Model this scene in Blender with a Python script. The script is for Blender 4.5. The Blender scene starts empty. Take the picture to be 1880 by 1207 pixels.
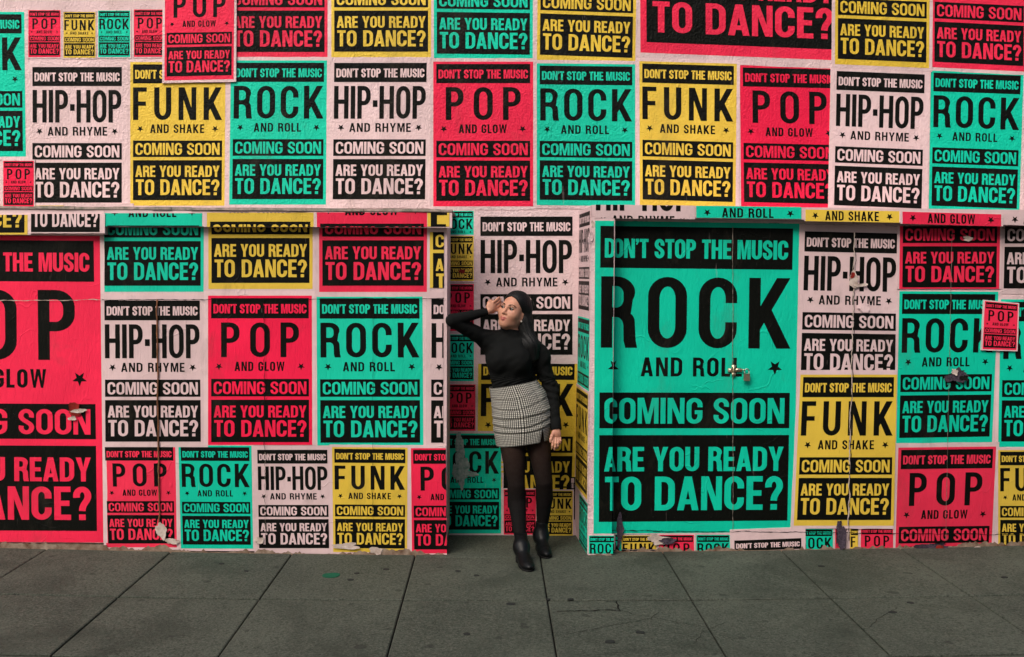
import bpy, bmesh, math, random
import numpy as np
from mathutils import Vector, Matrix
from mathutils.geometry import tessellate_polygon

R_ = math.radians
rnd = random.Random(7)
scene = bpy.context.scene
COL = scene.collection

# ------------------------------------------------------------------ camera
cam_d = bpy.data.cameras.new('camera')
cam = bpy.data.objects.new('camera', cam_d); COL.objects.link(cam)
cam_d.sensor_fit = 'HORIZONTAL'; cam_d.sensor_width = 36.0
cam_d.lens = 1955.0 / 1880.0 * 36.0
cam_d.clip_start = 0.05; cam_d.clip_end = 500
_p, _y, _r = R_(2.91), R_(1.0), R_(-0.3745)
def _cam_dir(x, y, d=1.0):
    c, s = math.cos(_r), math.sin(_r); x, y = c*x - s*y, s*x + c*y
    v = (x, d, -y)
    c, s = math.cos(_p), math.sin(_p); v = (v[0], c*v[1] + s*v[2], -s*v[1] + c*v[2])
    c, s = math.cos(_y), math.sin(_y); return Vector((c*v[0] + s*v[1], -s*v[0] + c*v[1], v[2]))
_fx, _fu, _ff = _cam_dir(1, 0, 0), _cam_dir(0, -1, 0), _cam_dir(0, 0, 1)
cam.matrix_world = Matrix(((_fx.x, _fu.x, -_ff.x, 0.0), (_fx.y, _fu.y, -_ff.y, -6.5),
                           (_fx.z, _fu.z, -_ff.z, 1.715), (0, 0, 0, 1)))
scene.camera = cam

# ------------------------------------------------------------------ world, sun, exposure
world = bpy.data.worlds.new('World'); scene.world = world; world.use_nodes = True
SUN_EL, SUN_AZ = 45.0, 210.0     # azimuth: direction the light comes from, clockwise from +Y
wn = world.node_tree
sky = wn.nodes.new('ShaderNodeTexSky'); sky.sky_type = 'NISHITA'; sky.sun_disc = False
sky.sun_elevation = R_(SUN_EL); sky.sun_rotation = R_(SUN_AZ)
sky.air_density = 1.0; sky.dust_density = 4.0; sky.ozone_density = 0.6
bg = wn.nodes['Background']; bg.inputs['Strength'].default_value = 0.10
wn.links.new(sky.outputs['Color'], bg.inputs['Color'])
sun_d = bpy.data.lights.new('sun', 'SUN'); sun_d.energy = 1.5; sun_d.angle = R_(40); sun_d.color = (1.0, 0.93, 0.84)
sun = bpy.data.objects.new('sun', sun_d); COL.objects.link(sun)
_sd = Vector((math.sin(R_(SUN_AZ))*math.cos(R_(SUN_EL)), math.cos(R_(SUN_AZ))*math.cos(R_(SUN_EL)), math.sin(R_(SUN_EL))))
sun.rotation_euler = _sd.to_track_quat('Z', 'Y').to_euler(); sun.location = _sd * 20
vs = scene.view_settings
vs.view_transform = 'Standard'; vs.look = 'None'; vs.exposure = 0.82; vs.gamma = 1.0; vs.use_curve_mapping = False
scene.cycles.max_bounces = 6; scene.cycles.diffuse_bounces = 3; scene.cycles.transparent_max_bounces = 8

# ------------------------------------------------------------------ materials
def srgb(r, g, b):
    f = lambda c: (c/255/12.92 if c/255 <= 0.04045 else ((c/255 + 0.055)/1.055)**2.4)
    return (f(r), f(g), f(b), 1.0)

class NT:
    """small helper round a material's node tree"""
    def __init__(s, name):
        s.m = bpy.data.materials.new(name); s.m.use_nodes = True
        s.t = s.m.node_tree; s.b = s.t.nodes['Principled BSDF']
        s.geo = None
    def n(s, kind, **kw):
        o = s.t.nodes.new(kind)
        for k, v in kw.items():
            if k.startswith('i_'): o.inputs[int(k[2:])].default_value = v
            else: setattr(o, k, v)
        return o
    def l(s, a, b): s.t.links.new(a, b)
    def pos(s):
        if not s.geo: s.geo = s.n('ShaderNodeNewGeometry')
        return s.geo.outputs['Position']
    def noise(s, scale, detail=3.0, rough=0.55, stretch=None, dist=0.0):
        src = s.pos()
        if stretch:
            mp = s.n('ShaderNodeVectorMath', operation='MULTIPLY'); s.l(src, mp.inputs[0]); mp.inputs[1].default_value = stretch
            src = mp.outputs[0]
        o = s.n('ShaderNodeTexNoise'); s.l(src, o.inputs['Vector'])
        o.inputs['Scale'].default_value = scale; o.inputs['Detail'].default_value = detail
        o.inputs['Roughness'].default_value = rough; o.inputs['Distortion'].default_value = dist
        return o.outputs['Fac']
    def ramp(s, src, a, b, ca=0.0, cb=1.0):
        o = s.n('ShaderNodeMapRange'); s.l(src, o.inputs['Value'])
        for i, v in enumerate((a, b, ca, cb)): o.inputs[1+i].default_value = v
        return o.outputs['Result']
    def math(s, op, a, b):
        o = s.n('ShaderNodeMath', operation=op)
        for i, v in enumerate((a, b)):
            if isinstance(v, (int, float)): o.inputs[i].default_value = v
            else: s.l(v, o.inputs[i])
        return o.outputs[0]
    def mix(s, fac, a, b, blend='MIX'):
        o = s.n('ShaderNodeMix', data_type='RGBA', blend_type=blend)
        if isinstance(fac, (int, float)): o.inputs[0].default_value = fac
        else: s.l(fac, o.inputs[0])
        for i, v in ((6, a), (7, b)):
            if isinstance(v, tuple): o.inputs[i].default_value = v
            else: s.l(v, o.inputs[i])
        return o.outputs[2]
    def bump(s, h, strength, dist, prev=None):
        o = s.n('ShaderNodeBump'); o.inputs['Strength'].default_value = strength; o.inputs['Distance'].default_value = dist
        s.l(h, o.inputs['Height'])
        if prev is not None: s.l(prev, o.inputs['Normal'])
        return o.outputs['Normal']

PALE = (0.78, 0.575, 0.585, 1.0)
INKS = {'P': (0.90, 0.026, 0.082, 1.0), 'R': (0.003, 0.62, 0.41, 1.0),
        'F': (0.80, 0.55, 0.062, 1.0), 'H': PALE, 'K': (0.0042, 0.0048, 0.0036, 1.0)}
NAMES = {'P': 'red_print', 'R': 'teal_print', 'F': 'yellow_print', 'H': 'pale_paper', 'K': 'black_print'}
def paper_mat(key, rough_wall):
    k = NT(NAMES[key] + ('_on_stucco' if rough_wall else '_on_board'))
    c = INKS[key]
    blot = k.ramp(k.noise(2.3, 4.0), 0.3, 0.7, 0.0, 1.0)
    col = k.mix(blot, tuple(v*0.86 for v in c[:3]) + (1,), tuple(min(1, v*1.08) for v in c[:3]) + (1,))
    fine = k.ramp(k.noise(240.0, 2.0), 0.35, 0.75)
    col = k.mix(k.math('MULTIPLY', fine, 0.10), col, tuple(v*0.6 for v in c[:3]) + (1,))
    # rubbed off flecks and scratches where the paper shows through
    fl = k.ramp(k.noise(95.0, 3.0, 0.65), 0.70, 0.74)
    area = k.ramp(k.noise(1.9, 3.0), 0.46, 0.66)
    fl = k.math('MULTIPLY', fl, area)
    sc = k.ramp(k.noise(7.0, 2.0, 0.5, (9.0, 9.0, 0.7), 0.6), 0.70, 0.72)
    sc = k.math('MULTIPLY', sc, k.ramp(k.noise(3.1, 2.0), 0.55, 0.7))
    wear = k.math('MAXIMUM', fl, k.math('MULTIPLY', sc, 0.55))
    if key == 'K':
        worn = (0.16, 0.13, 0.12, 1)
        col = k.mix(k.math('MULTIPLY', wear, 0.75), col, worn)
    elif key == 'H':
        grime = k.ramp(k.noise(5.0, 5.0, 0.7), 0.56, 0.75)
        col = k.mix(k.math('MULTIPLY', grime, 0.28), col, (0.40, 0.30, 0.24, 1))
    else:
        col = k.mix(k.math('MULTIPLY', wear, 0.18), col, (0.72, 0.50, 0.46, 1))
    # each sheet has faded a little differently
    oi = k.n('ShaderNodeObjectInfo'); hs = k.n('ShaderNodeHueSaturation')
    k.l(k.ramp(oi.outputs['Random'], 0, 1, 0.90, 1.06), hs.inputs['Value'])
    k.l(k.ramp(k.math('FRACT', k.math('MULTIPLY', oi.outputs['Random'], 7.3), 0), 0, 1, 0.992, 1.02), hs.inputs['Saturation'])
    k.l(col, hs.inputs['Color']); col = hs.outputs['Color']
    dirt = k.ramp(k.noise(3.3, 6.0, 0.72, (1, 1, .45), .4), 0.57, 0.72)
    col = k.mix(k.math('MULTIPLY', dirt, 0.22), col, (0.075, 0.06, 0.045, 1))
    k.l(col, k.b.inputs['Base Color'])
    k.b.inputs['Roughness'].default_value = 0.52 if key == 'K' else 0.62
    k.b.inputs['Specular IOR Level'].default_value = 0.10 if key == 'K' else 0.2
    wr = k.noise(16.0, 3.0, 0.6, (2.6, 2.6, 0.75), 1.1)         # mostly vertical wrinkles in the pasted paper
    if rough_wall:
        st = k.noise(78.0, 2.0, 0.5)
        nm = k.bump(st, 0.65, 0.009)
        nm = k.bump(wr, 0.45, 0.012, nm); nm = k.bump(k.noise(4.5, 2.0), 0.40, 0.035, nm)
    else:
        nm = k.bump(k.noise(60.0, 2.0, 0.5), 0.22, 0.003)
        nm = k.bump(wr, 0.32, 0.012, nm); nm = k.bump(k.noise(3.0, 2.0), 0.30, 0.030, nm)
    cr = k.n('ShaderNodeTexVoronoi', feature='DISTANCE_TO_EDGE'); cr.inputs['Scale'].default_value = 3.1
    wob = k.n('ShaderNodeVectorMath', operation='ADD')
    nz = k.n('ShaderNodeTexNoise'); nz.inputs['Scale'].default_value = 5.0; k.l(k.pos(), nz.inputs['Vector'])
    sc3 = k.n('ShaderNodeVectorMath', operation='SCALE'); k.l(nz.outputs['Color'], sc3.inputs[0]); sc3.inputs['Scale'].default_value = 0.35
    k.l(k.pos(), wob.inputs[0]); k.l(sc3.outputs[0], wob.inputs[1]); k.l(wob.outputs[0], cr.inputs['Vector'])
    ridge = k.ramp(cr.outputs['Distance'], 0.0, 0.016, 1.0, 0.0)
    ridge = k.math('MULTIPLY', ridge, k.ramp(k.noise(2.7, 2.0), 0.48, 0.62))
    nm = k.bump(ridge, 0.5, 0.004, nm)
    k.l(nm, k.b.inputs['Normal'])
    return k.m
PM = {(key, rw): paper_mat(key, rw) for key in 'PRFHK' for rw in (True, False)}

def simple_mat(name, col, rough=0.7, spec=0.3, metal=0.0, var=0.25, nscale=12.0, bump=0.0, bscale=80.0, dark=None):
    k = NT(name)
    f = k.ramp(k.noise(nscale, 5.0, 0.65), 0.3, 0.7)
    d = dark or tuple(v*(1-var) for v in col[:3])
    c = k.mix(f, tuple(d[:3]) + (1,), tuple(col[:3]) + (1,))
    k.l(c, k.b.inputs['Base Color']); k.b.inputs['Roughness'].default_value = rough
    k.b.inputs['Specular IOR Level'].default_value = spec; k.b.inputs['Metallic'].default_value = metal
    if bump: k.l(k.bump(k.noise(bscale, 3.0), bump, 0.004), k.b.inputs['Normal'])
    return k.m

M = {}
M['timber'] = simple_mat('weathered_painted_timber', (0.52, 0.38, 0.35), 0.8, 0.2, nscale=22, bump=0.6, bscale=50, dark=(0.13, 0.15, 0.11))
M['peeled'] = simple_mat('peeled_base_board', (0.40, 0.31, 0.24), 0.85, 0.2, nscale=14, bump=0.6, bscale=40, dark=(0.11, 0.05, 0.025))
M['dark_gap'] = simple_mat('dark_gap', (0.012, 0.011, 0.010), 0.9, 0.1)
M['rust'] = simple_mat('rusty_iron', (0.30, 0.12, 0.05), 0.8, 0.3, nscale=30, bump=0.5, dark=(0.07, 0.03, 0.015))
M['brass'] = simple_mat('worn_brass', (0.62, 0.52, 0.36), 0.35, 0.5, metal=0.85, nscale=40)
M['steel'] = simple_mat('grey_steel', (0.45, 0.44, 0.42), 0.4, 0.5, metal=0.85, nscale=40)
M['torn_white'] = simple_mat('torn_paper_back', (0.70, 0.60, 0.54), 0.85, 0.1, nscale=35, bump=0.6, bscale=60, dark=(0.40, 0.30, 0.25))
M['torn_purple'] = simple_mat('torn_old_print', (0.10, 0.075, 0.10), 0.8, 0.1, nscale=90, bump=0.7, bscale=90, dark=(0.025, 0.02, 0.03))
M['torn_red'] = simple_mat('torn_red_layer', (0.33, 0.03, 0.02), 0.8, 0.1, nscale=30, bump=0.5, dark=(0.14, 0.012, 0.01))
M['paste'] = simple_mat('dried_white_paste', (0.44, 0.46, 0.45), 0.8, 0.2, nscale=45, bump=0.4, dark=(0.10, 0.22, 0.18))
M['crease'] = simple_mat('paper_crease', (0.30, 0.26, 0.22), 0.8, 0.1, nscale=50, dark=(0.06, 0.05, 0.04))
M['green_paint'] = simple_mat('green_paint', (0.012, 0.10, 0.055), 0.8, 0.1, nscale=60)
M['gum'] = simple_mat('trodden_gum', (0.022, 0.024, 0.022), 0.8, 0.2)

def concrete():
    k = NT('pavement_concrete')
    big = k.ramp(k.noise(1.1, 6.0, 0.65), 0.34, 0.66)
    col = k.mix(big, (0.030, 0.037, 0.028, 1), (0.080, 0.090, 0.068, 1))
    mid = k.ramp(k.noise(6.0, 6.0, 0.72), 0.35, 0.75)
    col = k.mix(k.math('MULTIPLY', mid, 0.5), col, (0.040, 0.047, 0.037, 1))
    grain = k.ramp(k.noise(85.0, 4.0, 0.75), 0.42, 0.64)
    col = k.mix(k.math('MULTIPLY', grain, 0.65), col, (0.140, 0.150, 0.118, 1))
    pit = k.ramp(k.noise(58.0, 4.0, 0.75), 0.53, 0.63)
    col = k.mix(k.math('MULTIPLY', pit, 0.70), col, (0.014, 0.017, 0.013, 1))
    stain = k.ramp(k.noise(1.5, 6.0, 0.7, (1, 1, 1), 0.8), 0.50, 0.68)
    col = k.mix(k.math('MULTIPLY', stain, 0.6), col, (0.024, 0.030, 0.022, 1))
    spot = k.ramp(k.noise(9.0, 1.0, 0.4), 0.735, 0.755)
    col = k.mix(k.math('MULTIPLY', spot, 0.6), col, (0.018, 0.020, 0.017, 1))
    k.l(col, k.b.inputs['Base Color']); k.b.inputs['Roughness'].default_value = 0.8
    k.b.inputs['Specular IOR Level'].default_value = 0.2
    nm = k.bump(k.noise(48.0, 5.0, 0.75), 0.9, 0.010); nm = k.bump(k.noise(6.0, 3.0), 0.25, 0.012, nm)
    k.l(nm, k.b.inputs['Normal']); return k.m
M['concrete'] = concrete()
M['render_coat'] = simple_mat('grey_render', (0.20, 0.19, 0.17), 0.85, 0.2)
M['dark_glass'] = simple_mat('dark_window_glass', (0.02, 0.025, 0.03), 0.15, 0.5)
M['asphalt'] = simple_mat('asphalt', (0.055, 0.055, 0.055), 0.85, 0.2, bump=0.4)

# ------------------------------------------------------------------ object helpers
def mesh_obj(name, verts, faces, mats, parent=None, mi=None, smooth=False, loc=None):
    me = bpy.data.meshes.new(name)
    if loc is not None:
        L = Vector(loc); verts = [Vector(v) - L for v in verts]
    me.from_pydata([tuple(v) for v in verts], [], faces)
    for m in (mats if isinstance(mats, (list, tuple)) else [mats]): me.materials.append(m)
    if mi is not None: me.polygons.foreach_set('material_index', mi)
    if smooth: me.polygons.foreach_set('use_smooth', [True]*len(me.polygons))
    me.update()
    o = bpy.data.objects.new(name, me); COL.objects.link(o)
    if loc is not None: o.location = loc
    if parent is not None:
        o.parent = parent
        if loc is None: o.matrix_parent_inverse = Matrix.Translation(-Vector(parent.location))
        else: o.location = Vector(loc) - Vector(parent.location)
    return o
def empty(name, loc, label, cat, group=None):
    o = bpy.data.objects.new(name, None); COL.objects.link(o); o.location = loc; o.empty_display_size = 0.1
    return tag(o, label, cat, group)
def tag(o, label, cat, group=None):
    o['label'] = label; o['category'] = cat
    if group: o['group'] = group
    return o
class MB:
    def __init__(s): s.v = []; s.f = []; s.m = []
    def face(s, pts, m=0):
        i = len(s.v); s.v += [tuple(p) for p in pts]; s.f.append(tuple(range(i, i+len(pts)))); s.m.append(m)
    def prism(s, pts, axis_vec, m=0):
        """closed prism from a planar loop pushed along axis_vec"""
        a = [Vector(p) for p in pts]; b = [p + Vector(axis_vec) for p in a]; n = len(a); i = len(s.v)
        s.v += [tuple(p) for p in a + b]
        s.f.append(tuple(range(i, i+n))); s.f.append(tuple(range(i+2*n-1, i+n-1, -1))); s.m += [m, m]
        for k in range(n):
            j = (k+1) % n; s.f.append((i+k, i+n+k, i+n+j, i+j)); s.m.append(m)
    def box(s, x0, x1, y0, y1, z0, z1, m=0):
        s.prism([(x0, y0, z0), (x1, y0, z0), (x1, y1, z0), (x0, y1, z0)], (0, 0, z1-z0), m)
    def tube(s, pts, radii, n=10, m=0, cap=True):
        pts = [Vector(p) for p in pts]; i0 = len(s.v); up = None
        for k, p in enumerate(pts):
            d = (pts[min(k+1, len(pts)-1)] - pts[max(k-1, 0)]).normalized()
            if up is None: up = Vector((0, 0, 1)) if abs(d.z) < 0.9 else Vector((1, 0, 0))
            a = d.cross(up).normalized(); b = a.cross(d).normalized(); up = b
            r = radii[k] if isinstance(radii, (list, tuple)) else radii
            for q in range(n):
                t = 2*math.pi*q/n; s.v.append(tuple(p + a*(r*math.cos(t)) + b*(r*math.sin(t))))
        for k in range(len(pts)-1):
            for q in range(n):
                a, b = i0+k*n+q, i0+k*n+(q+1) % n; s.f.append((a, b, b+n, a+n)); s.m.append(m)
        if cap:
            s.f.append(tuple(range(i0+n-1, i0-1, -1))); s.m.append(m)
            e = i0+(len(pts)-1)*n; s.f.append(tuple(range(e, e+n))); s.m.append(m)
    def build(s, name, mats, parent=None, smooth=False, loc=None):
        o = mesh_obj(name, s.v, s.f, mats, parent, s.m, smooth, loc)
        bm = bmesh.new(); bm.from_mesh(o.data); bmesh.ops.recalc_face_normals(bm, faces=bm.faces); bm.to_mesh(o.data); bm.free()
        return o

# ------------------------------------------------------------------ ground
def gz(x): return -0.018 + 0.0045*x*x if abs(x) < 5 else -0.018 + 0.0045*25
JX = [-8.86, -8.09, -7.32, -6.55, -5.79, -5.03, -4.26, -3.49, -2.728, -1.974, -1.232, -0.474, 0.296, 1.067, 1.813, 2.565, 3.33, 4.1, 4.87, 5.64, 6.4, 7.17, 7.94, 8.7]
JY = [0.75, -0.045, -0.915, -1.785, -2.655, -3.525, -4.395, -5.265, -6.135, -7.005, -7.875, -8.745]
def pavement():
    b = MB(); r = random.Random(3); g = 0.0042
    for i in range(len(JX)-1):
        for j in range(len(JY)-1):
            if j == 0 and not (JX[i] > -0.6 and JX[i] < 0.4): continue
            x0, x1, y1, y0 = JX[i]+g, JX[i+1]-g, JY[j]-g*2.2, JY[j+1]+g*2.2
            if j == 1: y1 = 0.40 if JX[i] < -0.5 or JX[i] > 0.5 else y1 + g*0 
            if j == 0: y0 = JY[1] - g + 0.0005
            dz = r.uniform(-0.002, 0.002); e = 0.006; nseg = 4
            top = []
            for q in range(nseg+1):
                x = x0 + (x1-x0)*q/nseg; top.append(x)
            for q in range(nseg):
                xa, xb = top[q], top[q+1]
                xa_i = xa + (e if q == 0 else 0); xb_i = xb - (e if q == nseg-1 else 0)
                za, zb = gz(xa)+dz, gz(xb)+dz
                b.face([(xa_i, y0+e, za), (xb_i, y0+e, zb), (xb_i, y1-e, zb), (xa_i, y1-e, za)])
                b.face([(xa, y0, za-0.004), (xb, y0, zb-0.004), (xb_i, y0+e, zb), (xa_i, y0+e, za)])
                b.face([(xa_i, y1-e, za), (xb_i, y1-e, zb), (xb, y1, zb-0.004), (xa, y1, za-0.004)])
                b.face([(xa, y0, za-0.03), (xb, y0, zb-0.03), (xb, y0, zb-0.004), (xa, y0, za-0.004)])
                if q == 0:
                    b.face([(xa, y0, za-0.004), (xa_i, y0+e, za), (xa_i, y1-e, za), (xa, y1, za-0.004)])
                    b.face([(xa, y0, za-0.03), (xa, y0, za-0.004), (xa, y1, za-0.004), (xa, y1, za-0.03)])
                if q == nseg-1:
                    b.face([(xb_i, y0+e, zb), (xb, y0, zb-0.004), (xb, y1, zb-0.004), (xb_i, y1-e, zb)])
                    b.face([(xb, y0, zb-0.004), (xb, y0, zb-0.03), (xb, y1, zb-0.03), (xb, y1, zb-0.004)])
    # joint filling below the slabs
    for i in range(20):
        xa, xb = -9+0.9*i, -9+0.9*(i+1)
        b.face([(xa, -8.75, gz(xa)-0.016), (xb, -8.75, gz(xb)-0.016), (xb, 1.0, gz(xb)-0.016), (xa, 1.0, gz(xa)-0.016)], 1)
    # hairline cracks filled with dirt
    def crack(pts, w=0.0035):
        r2 = random.Random(len(pts)*7); P = []
        for (x0, y0), (x1, y1) in zip(pts[:-1], pts[1:]):
            n = max(2, int(math.hypot(x1-x0, y1-y0)/0.03))
            for k in range(n): P.append((x0+(x1-x0)*k/n + r2.uniform(-.006, .006), y0+(y1-y0)*k/n + r2.uniform(-.008, .008)))
        P.append(pts[-1])
        for k in range(len(P)-1):
            (x0, y0), (x1, y1) = P[k], P[k+1]; d = Vector((x1-x0, y1-y0)).normalized(); nx, ny = -d.y*w/2*r2.uniform(.5, 1.3), d.x*w/2*r2.uniform(.5, 1.3)
            b.face([(x0-nx, y0-ny, gz(x0)+.003), (x1-nx, y1-ny, gz(x1)+.003), (x1+nx, y1+ny, gz(x1)+.003), (x0+nx, y0+ny, gz(x0)+.003)], 1)
    crack([(0.36, -1.45), (0.55, -1.36), (0.80, -1.22), (0.86, -1.13)]); crack([(0.62, -1.02), (0.72, -1.15), (0.95, -1.30), (1.06, -1.36)], .0028)
    crack([(0.95, -1.60), (1.03, -1.42), (1.16, -1.30)], .0028); crack([(1.85, -1.40), (1.95, -1.25), (2.10, -1.10)], .0025)
    crack([(0.42, -1.75), (0.60, -1.70)], .0025); crack([(-0.98, -1.36), (-0.80, -1.28)], .0025); crack([(-2.1, -.25), (-2.0, -.14), (-1.75, -.10)], .003)
    crack([(0.34, -1.10), (0.62, -1.09), (0.66, -1.10), (0.66, -0.94)], .008)
    o = b.build('pavement', [M['concrete'], M['dark_gap']]); o['kind'] = 'structure'
pavement()
b = MB(); b.box(-60, 60, -70, -9.0, -0.35, -0.10); o = b.build('road', M['asphalt']); o['kind'] = 'structure'
b = MB(); b.box(-60, 60, -9.0, -8.76, -0.35, 0.05); o = b.build('kerb', M['concrete']); o['kind'] = 'structure'
b = MB()
b.box(-60, -8.87, -8.76, 2, -0.35, 0.09); b.box(8.71, 60, -8.76, 2, -0.35, 0.09); b.box(-60, 60, 2, 60, -0.35, -0.30)
o = b.build('ground', M['concrete']); o['kind'] = 'structure'

def blob(cx, cy, rx, ry, seed, n=18, irr=0.2):
    r = random.Random(seed); ph = [r.uniform(0, 6.28) for _ in range(3)]
    return [(cx + rx*math.cos(t)*(1+irr*sum(math.sin((q+2)*t+ph[q])/(q+2) for q in range(3))),
             cy + ry*math.sin(t)*(1+irr*sum(math.sin((q+2)*t+ph[q])/(q+2) for q in range(3)))) for t in [2*math.pi*k/n for k in range(n)]]
b = MB(); b.prism([(x, y, gz(x)+.0045) for x, y in blob(-0.92, -0.47, .048, .05, 1, irr=.15)], (0, 0, -.004))
tag(b.build('paint_spot', M['green_paint'], loc=(-0.92, -0.47, gz(-.92))), 'round green paint spot on the pavement before the yellow Funk poster', 'paint spot')
GUM = [(-.62, -.33, .020), (-.78, -.42, .018), (-.80, -.55, .018), (.10, -.98, .022), (-.20, -.36, .016), (-.09, -.45, .017), (-1.6, -.25, .016), (-1.42, -.4, .014),
       (.72, -1.43, .020), (.56, -1.56, .024), (.30, -.90, .014), (1.95, -.30, .018), (2.2, -1.02, .018), (2.05, -1.17, .02), (-.12, -1.45, .018), (.42, -.9, .018), (2.9, -.6, .018)]
for i, (x, y, r) in enumerate(GUM):
    b = MB(); b.prism([(px, py, gz(x)+.0035) for px, py in blob(x, y, r, r*.9, i+5, 14)], (0, 0, -.004))
    tag(b.build('gum_spot', M['gum'], loc=(x, y, gz(x))), 'small dark flattened gum spot trodden into the grey pavement', 'gum spot', 'gum spots on the pavement')
# ------------------------------------------------------------------ lettering: own condensed gothic, cap height 1
def arc(cx, cy, rx, ry, a0, a1, n):
    return [(cx+rx*math.cos(R_(a0+(a1-a0)*k/n)), cy+ry*math.sin(R_(a0+(a1-a0)*k/n))) for k in range(n+1)]
def stroke(path, s, t):
    """outline of a pen of width s across and t along the height, drawn over a polyline"""
    L, Rr = [], []
    for k, (x, y) in enumerate(path):
        a, b = path[max(k-1, 0)], path[min(k+1, len(path)-1)]
        dx, dy = b[0]-a[0], b[1]-a[1]; l = math.hypot(dx, dy) or 1
        nx, ny = -dy/l*s/2, dx/l*t/2
        L.append((x+nx, y+ny)); Rr.append((x-nx, y-ny))
    return L + Rr[::-1]
def glyph(ch, s, t, n):
    """-> (width, [(outer, [holes])])"""
    r = .27
    if ch == ' ': return .24, []
    if ch == 'O':
        W = .56
        o = arc(W/2, 1-r, W/2, r, 0, 180, 2*n) + arc(W/2, r, W/2, r, 180, 360, 2*n)
        q = r-t*.75
        h = arc(W/2, 1-t-q, W/2-s, q, 0, 180, 2*n) + arc(W/2, t+q, W/2-s, q, 180, 360, 2*n)
        return W, [(o, [h])]
    if ch == 'D':
        W = .56; rx, ry = .30, .27; qx, qy = max(rx-s, .06), ry-t*.75
        o = [(0, 0)] + arc(W-rx, ry, rx, ry, -90, 0, n) + arc(W-rx, 1-ry, rx, ry, 0, 90, n) + [(0, 1)]
        h = [(s, t)] + arc(W-s-qx, t+qy, qx, qy, -90, 0, n) + arc(W-s-qx, 1-t-qy, qx, qy, 0, 90, n) + [(s, 1-t)]
        return W, [(o, [h])]
    if ch == 'P':
        W = .52; yb = .41; rx, ry = .27, .24; qx, qy = max(rx-s, .06), max(ry-t*.8, .06)
        o = [(0, 0), (s, 0), (s, yb)] + arc(W-rx, yb+ry, rx, ry, -90, 0, n) + arc(W-rx, 1-ry, rx, ry, 0, 90, n) + [(0, 1)]
        h = [(s, yb+t)] + arc(W-s-qx, yb+t+qy, qx, qy, -90, 0, n) + arc(W-s-qx, 1-t-qy, qx, qy, 0, 90, n) + [(s, 1-t)]
        return W, [(o, [h])]
    if ch == 'R':
        W = .55; yb = .43; rx, ry = .27, .22; qx, qy = max(rx-s, .06), max(ry-t*.8, .06); B = W-.015
        o = [(0, 0), (s, 0), (s, yb), (B-s-.10, yb)] + arc(B-s-.10, yb-.12, .10, .12, 90, 0, n)[1:] + [(B-s+.005, .10), (B-s+.03, 0), (W+.02, 0), (B+.015, .10), (B, .32)]
        o += arc(B-.14, .36, .14, .145, 0, 55, n)[1:] + arc(B-rx, 1-ry, rx, ry, -28, 90, n+2) + [(0, 1)]
        h = [(s, yb+t)] + arc(B-s-qx, yb+t+qy, qx, qy, -90, 0, n) + arc(B-s-qx, 1-t-qy, qx, qy, 0, 90, n) + [(s, 1-t)]
        return W, [(o, [h])]
    if ch == 'C' or ch == 'G':
        W = .55; q = r-t*.75
        o = [(W, .64)] + arc(W/2, 1-r, W/2, r, 0, 180, 2*n) + arc(W/2, r, W/2, r, 180, 360, 2*n)
        inn = arc(W/2, t+q, W/2-s, q, 360, 180, 2*n) + arc(W/2, 1-t-q, W/2-s, q, 180, 0, 2*n) + [(W-s, .64)]
        if ch == 'C': o += [(W, .37), (W-s, .37)] + inn
        else: o = o + [(W, .52), (W*.52, .52), (W*.52, .52-t*.95), (W-s, .52-t*.95)] + inn
        return W, [(o, [])]
    if ch in 'EF':
        W = .45; m = .5
        o = [(0, 0)] + ([(W+.01, 0), (W+.01, t), (s, t)] if ch == 'E' else [(s, 0)]) + [(s, m-t/2), (W-.03, m-t/2), (W-.03, m+t/2), (s, m+t/2), (s, 1-t), (W, 1-t), (W, 1), (0, 1)]
        if ch == 'F': o = [(x, y) for x, y in o]
        return W, [(o, [])]
    if ch == 'L': W = .43; return W, [([(0, 0), (W, 0), (W, t), (s, t), (s, 1), (0, 1)], [])]
    if ch == 'T': W = .48; return W, [([(W/2-s/2, 0), (W/2+s/2, 0), (W/2+s/2, 1-t), (W, 1-t), (W, 1), (0, 1), (0, 1-t), (W/2-s/2, 1-t)], [])]
    if ch == 'I': return s, [([(0, 0), (s, 0), (s, 1), (0, 1)], [])]
    if ch == 'H': W = .57; m = .52; return W, [([(0, 0), (s, 0), (s, m-t/2), (W-s, m-t/2), (W-s, 0), (W, 0), (W, 1), (W-s, 1), (W-s, m+t/2), (s, m+t/2), (s, 1), (0, 1)], [])]
    if ch == 'N':
        W = .58; a = s*1.12; e = s*.92
        return W, [([(0, 0), (e, 0), (e, .62), (W-a, 0), (W, 0), (W, 1), (W-e, 1), (W-e, .38), (a, 1), (0, 1)], [])]
    if ch == 'M':
        W = .72; a = s*1.3; e = s*.88; c = s*.42
        return W, [([(0, 0), (e, 0), (e, .70), (W/2-c, 0), (W/2+c, 0), (W-e, .70), (W-e, 0), (W, 0), (W, 1), (W-a, 1), (W/2, .36), (a, 1), (0, 1)], [])]
    if ch == 'A':
        W = .60; a = s*1.0; k = W/2-.56*s; cb = .18; tt = t*.9
        xi = lambda y: a + k*y
        ya = min(.86, (W/2-a)/k) if k > 0 else .8
        top = cb+tt
        if ya-top < .08: cb = max(.10, ya-.10-tt); top = cb+tt
        return W, [([(0, 0), (a, 0), (xi(cb), cb), (W-xi(cb), cb), (W-a, 0), (W, 0), (W/2+.56*s, 1), (W/2-.56*s, 1)], [[(xi(top), top), (W-xi(top), top), (W/2, ya)]])]
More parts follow.
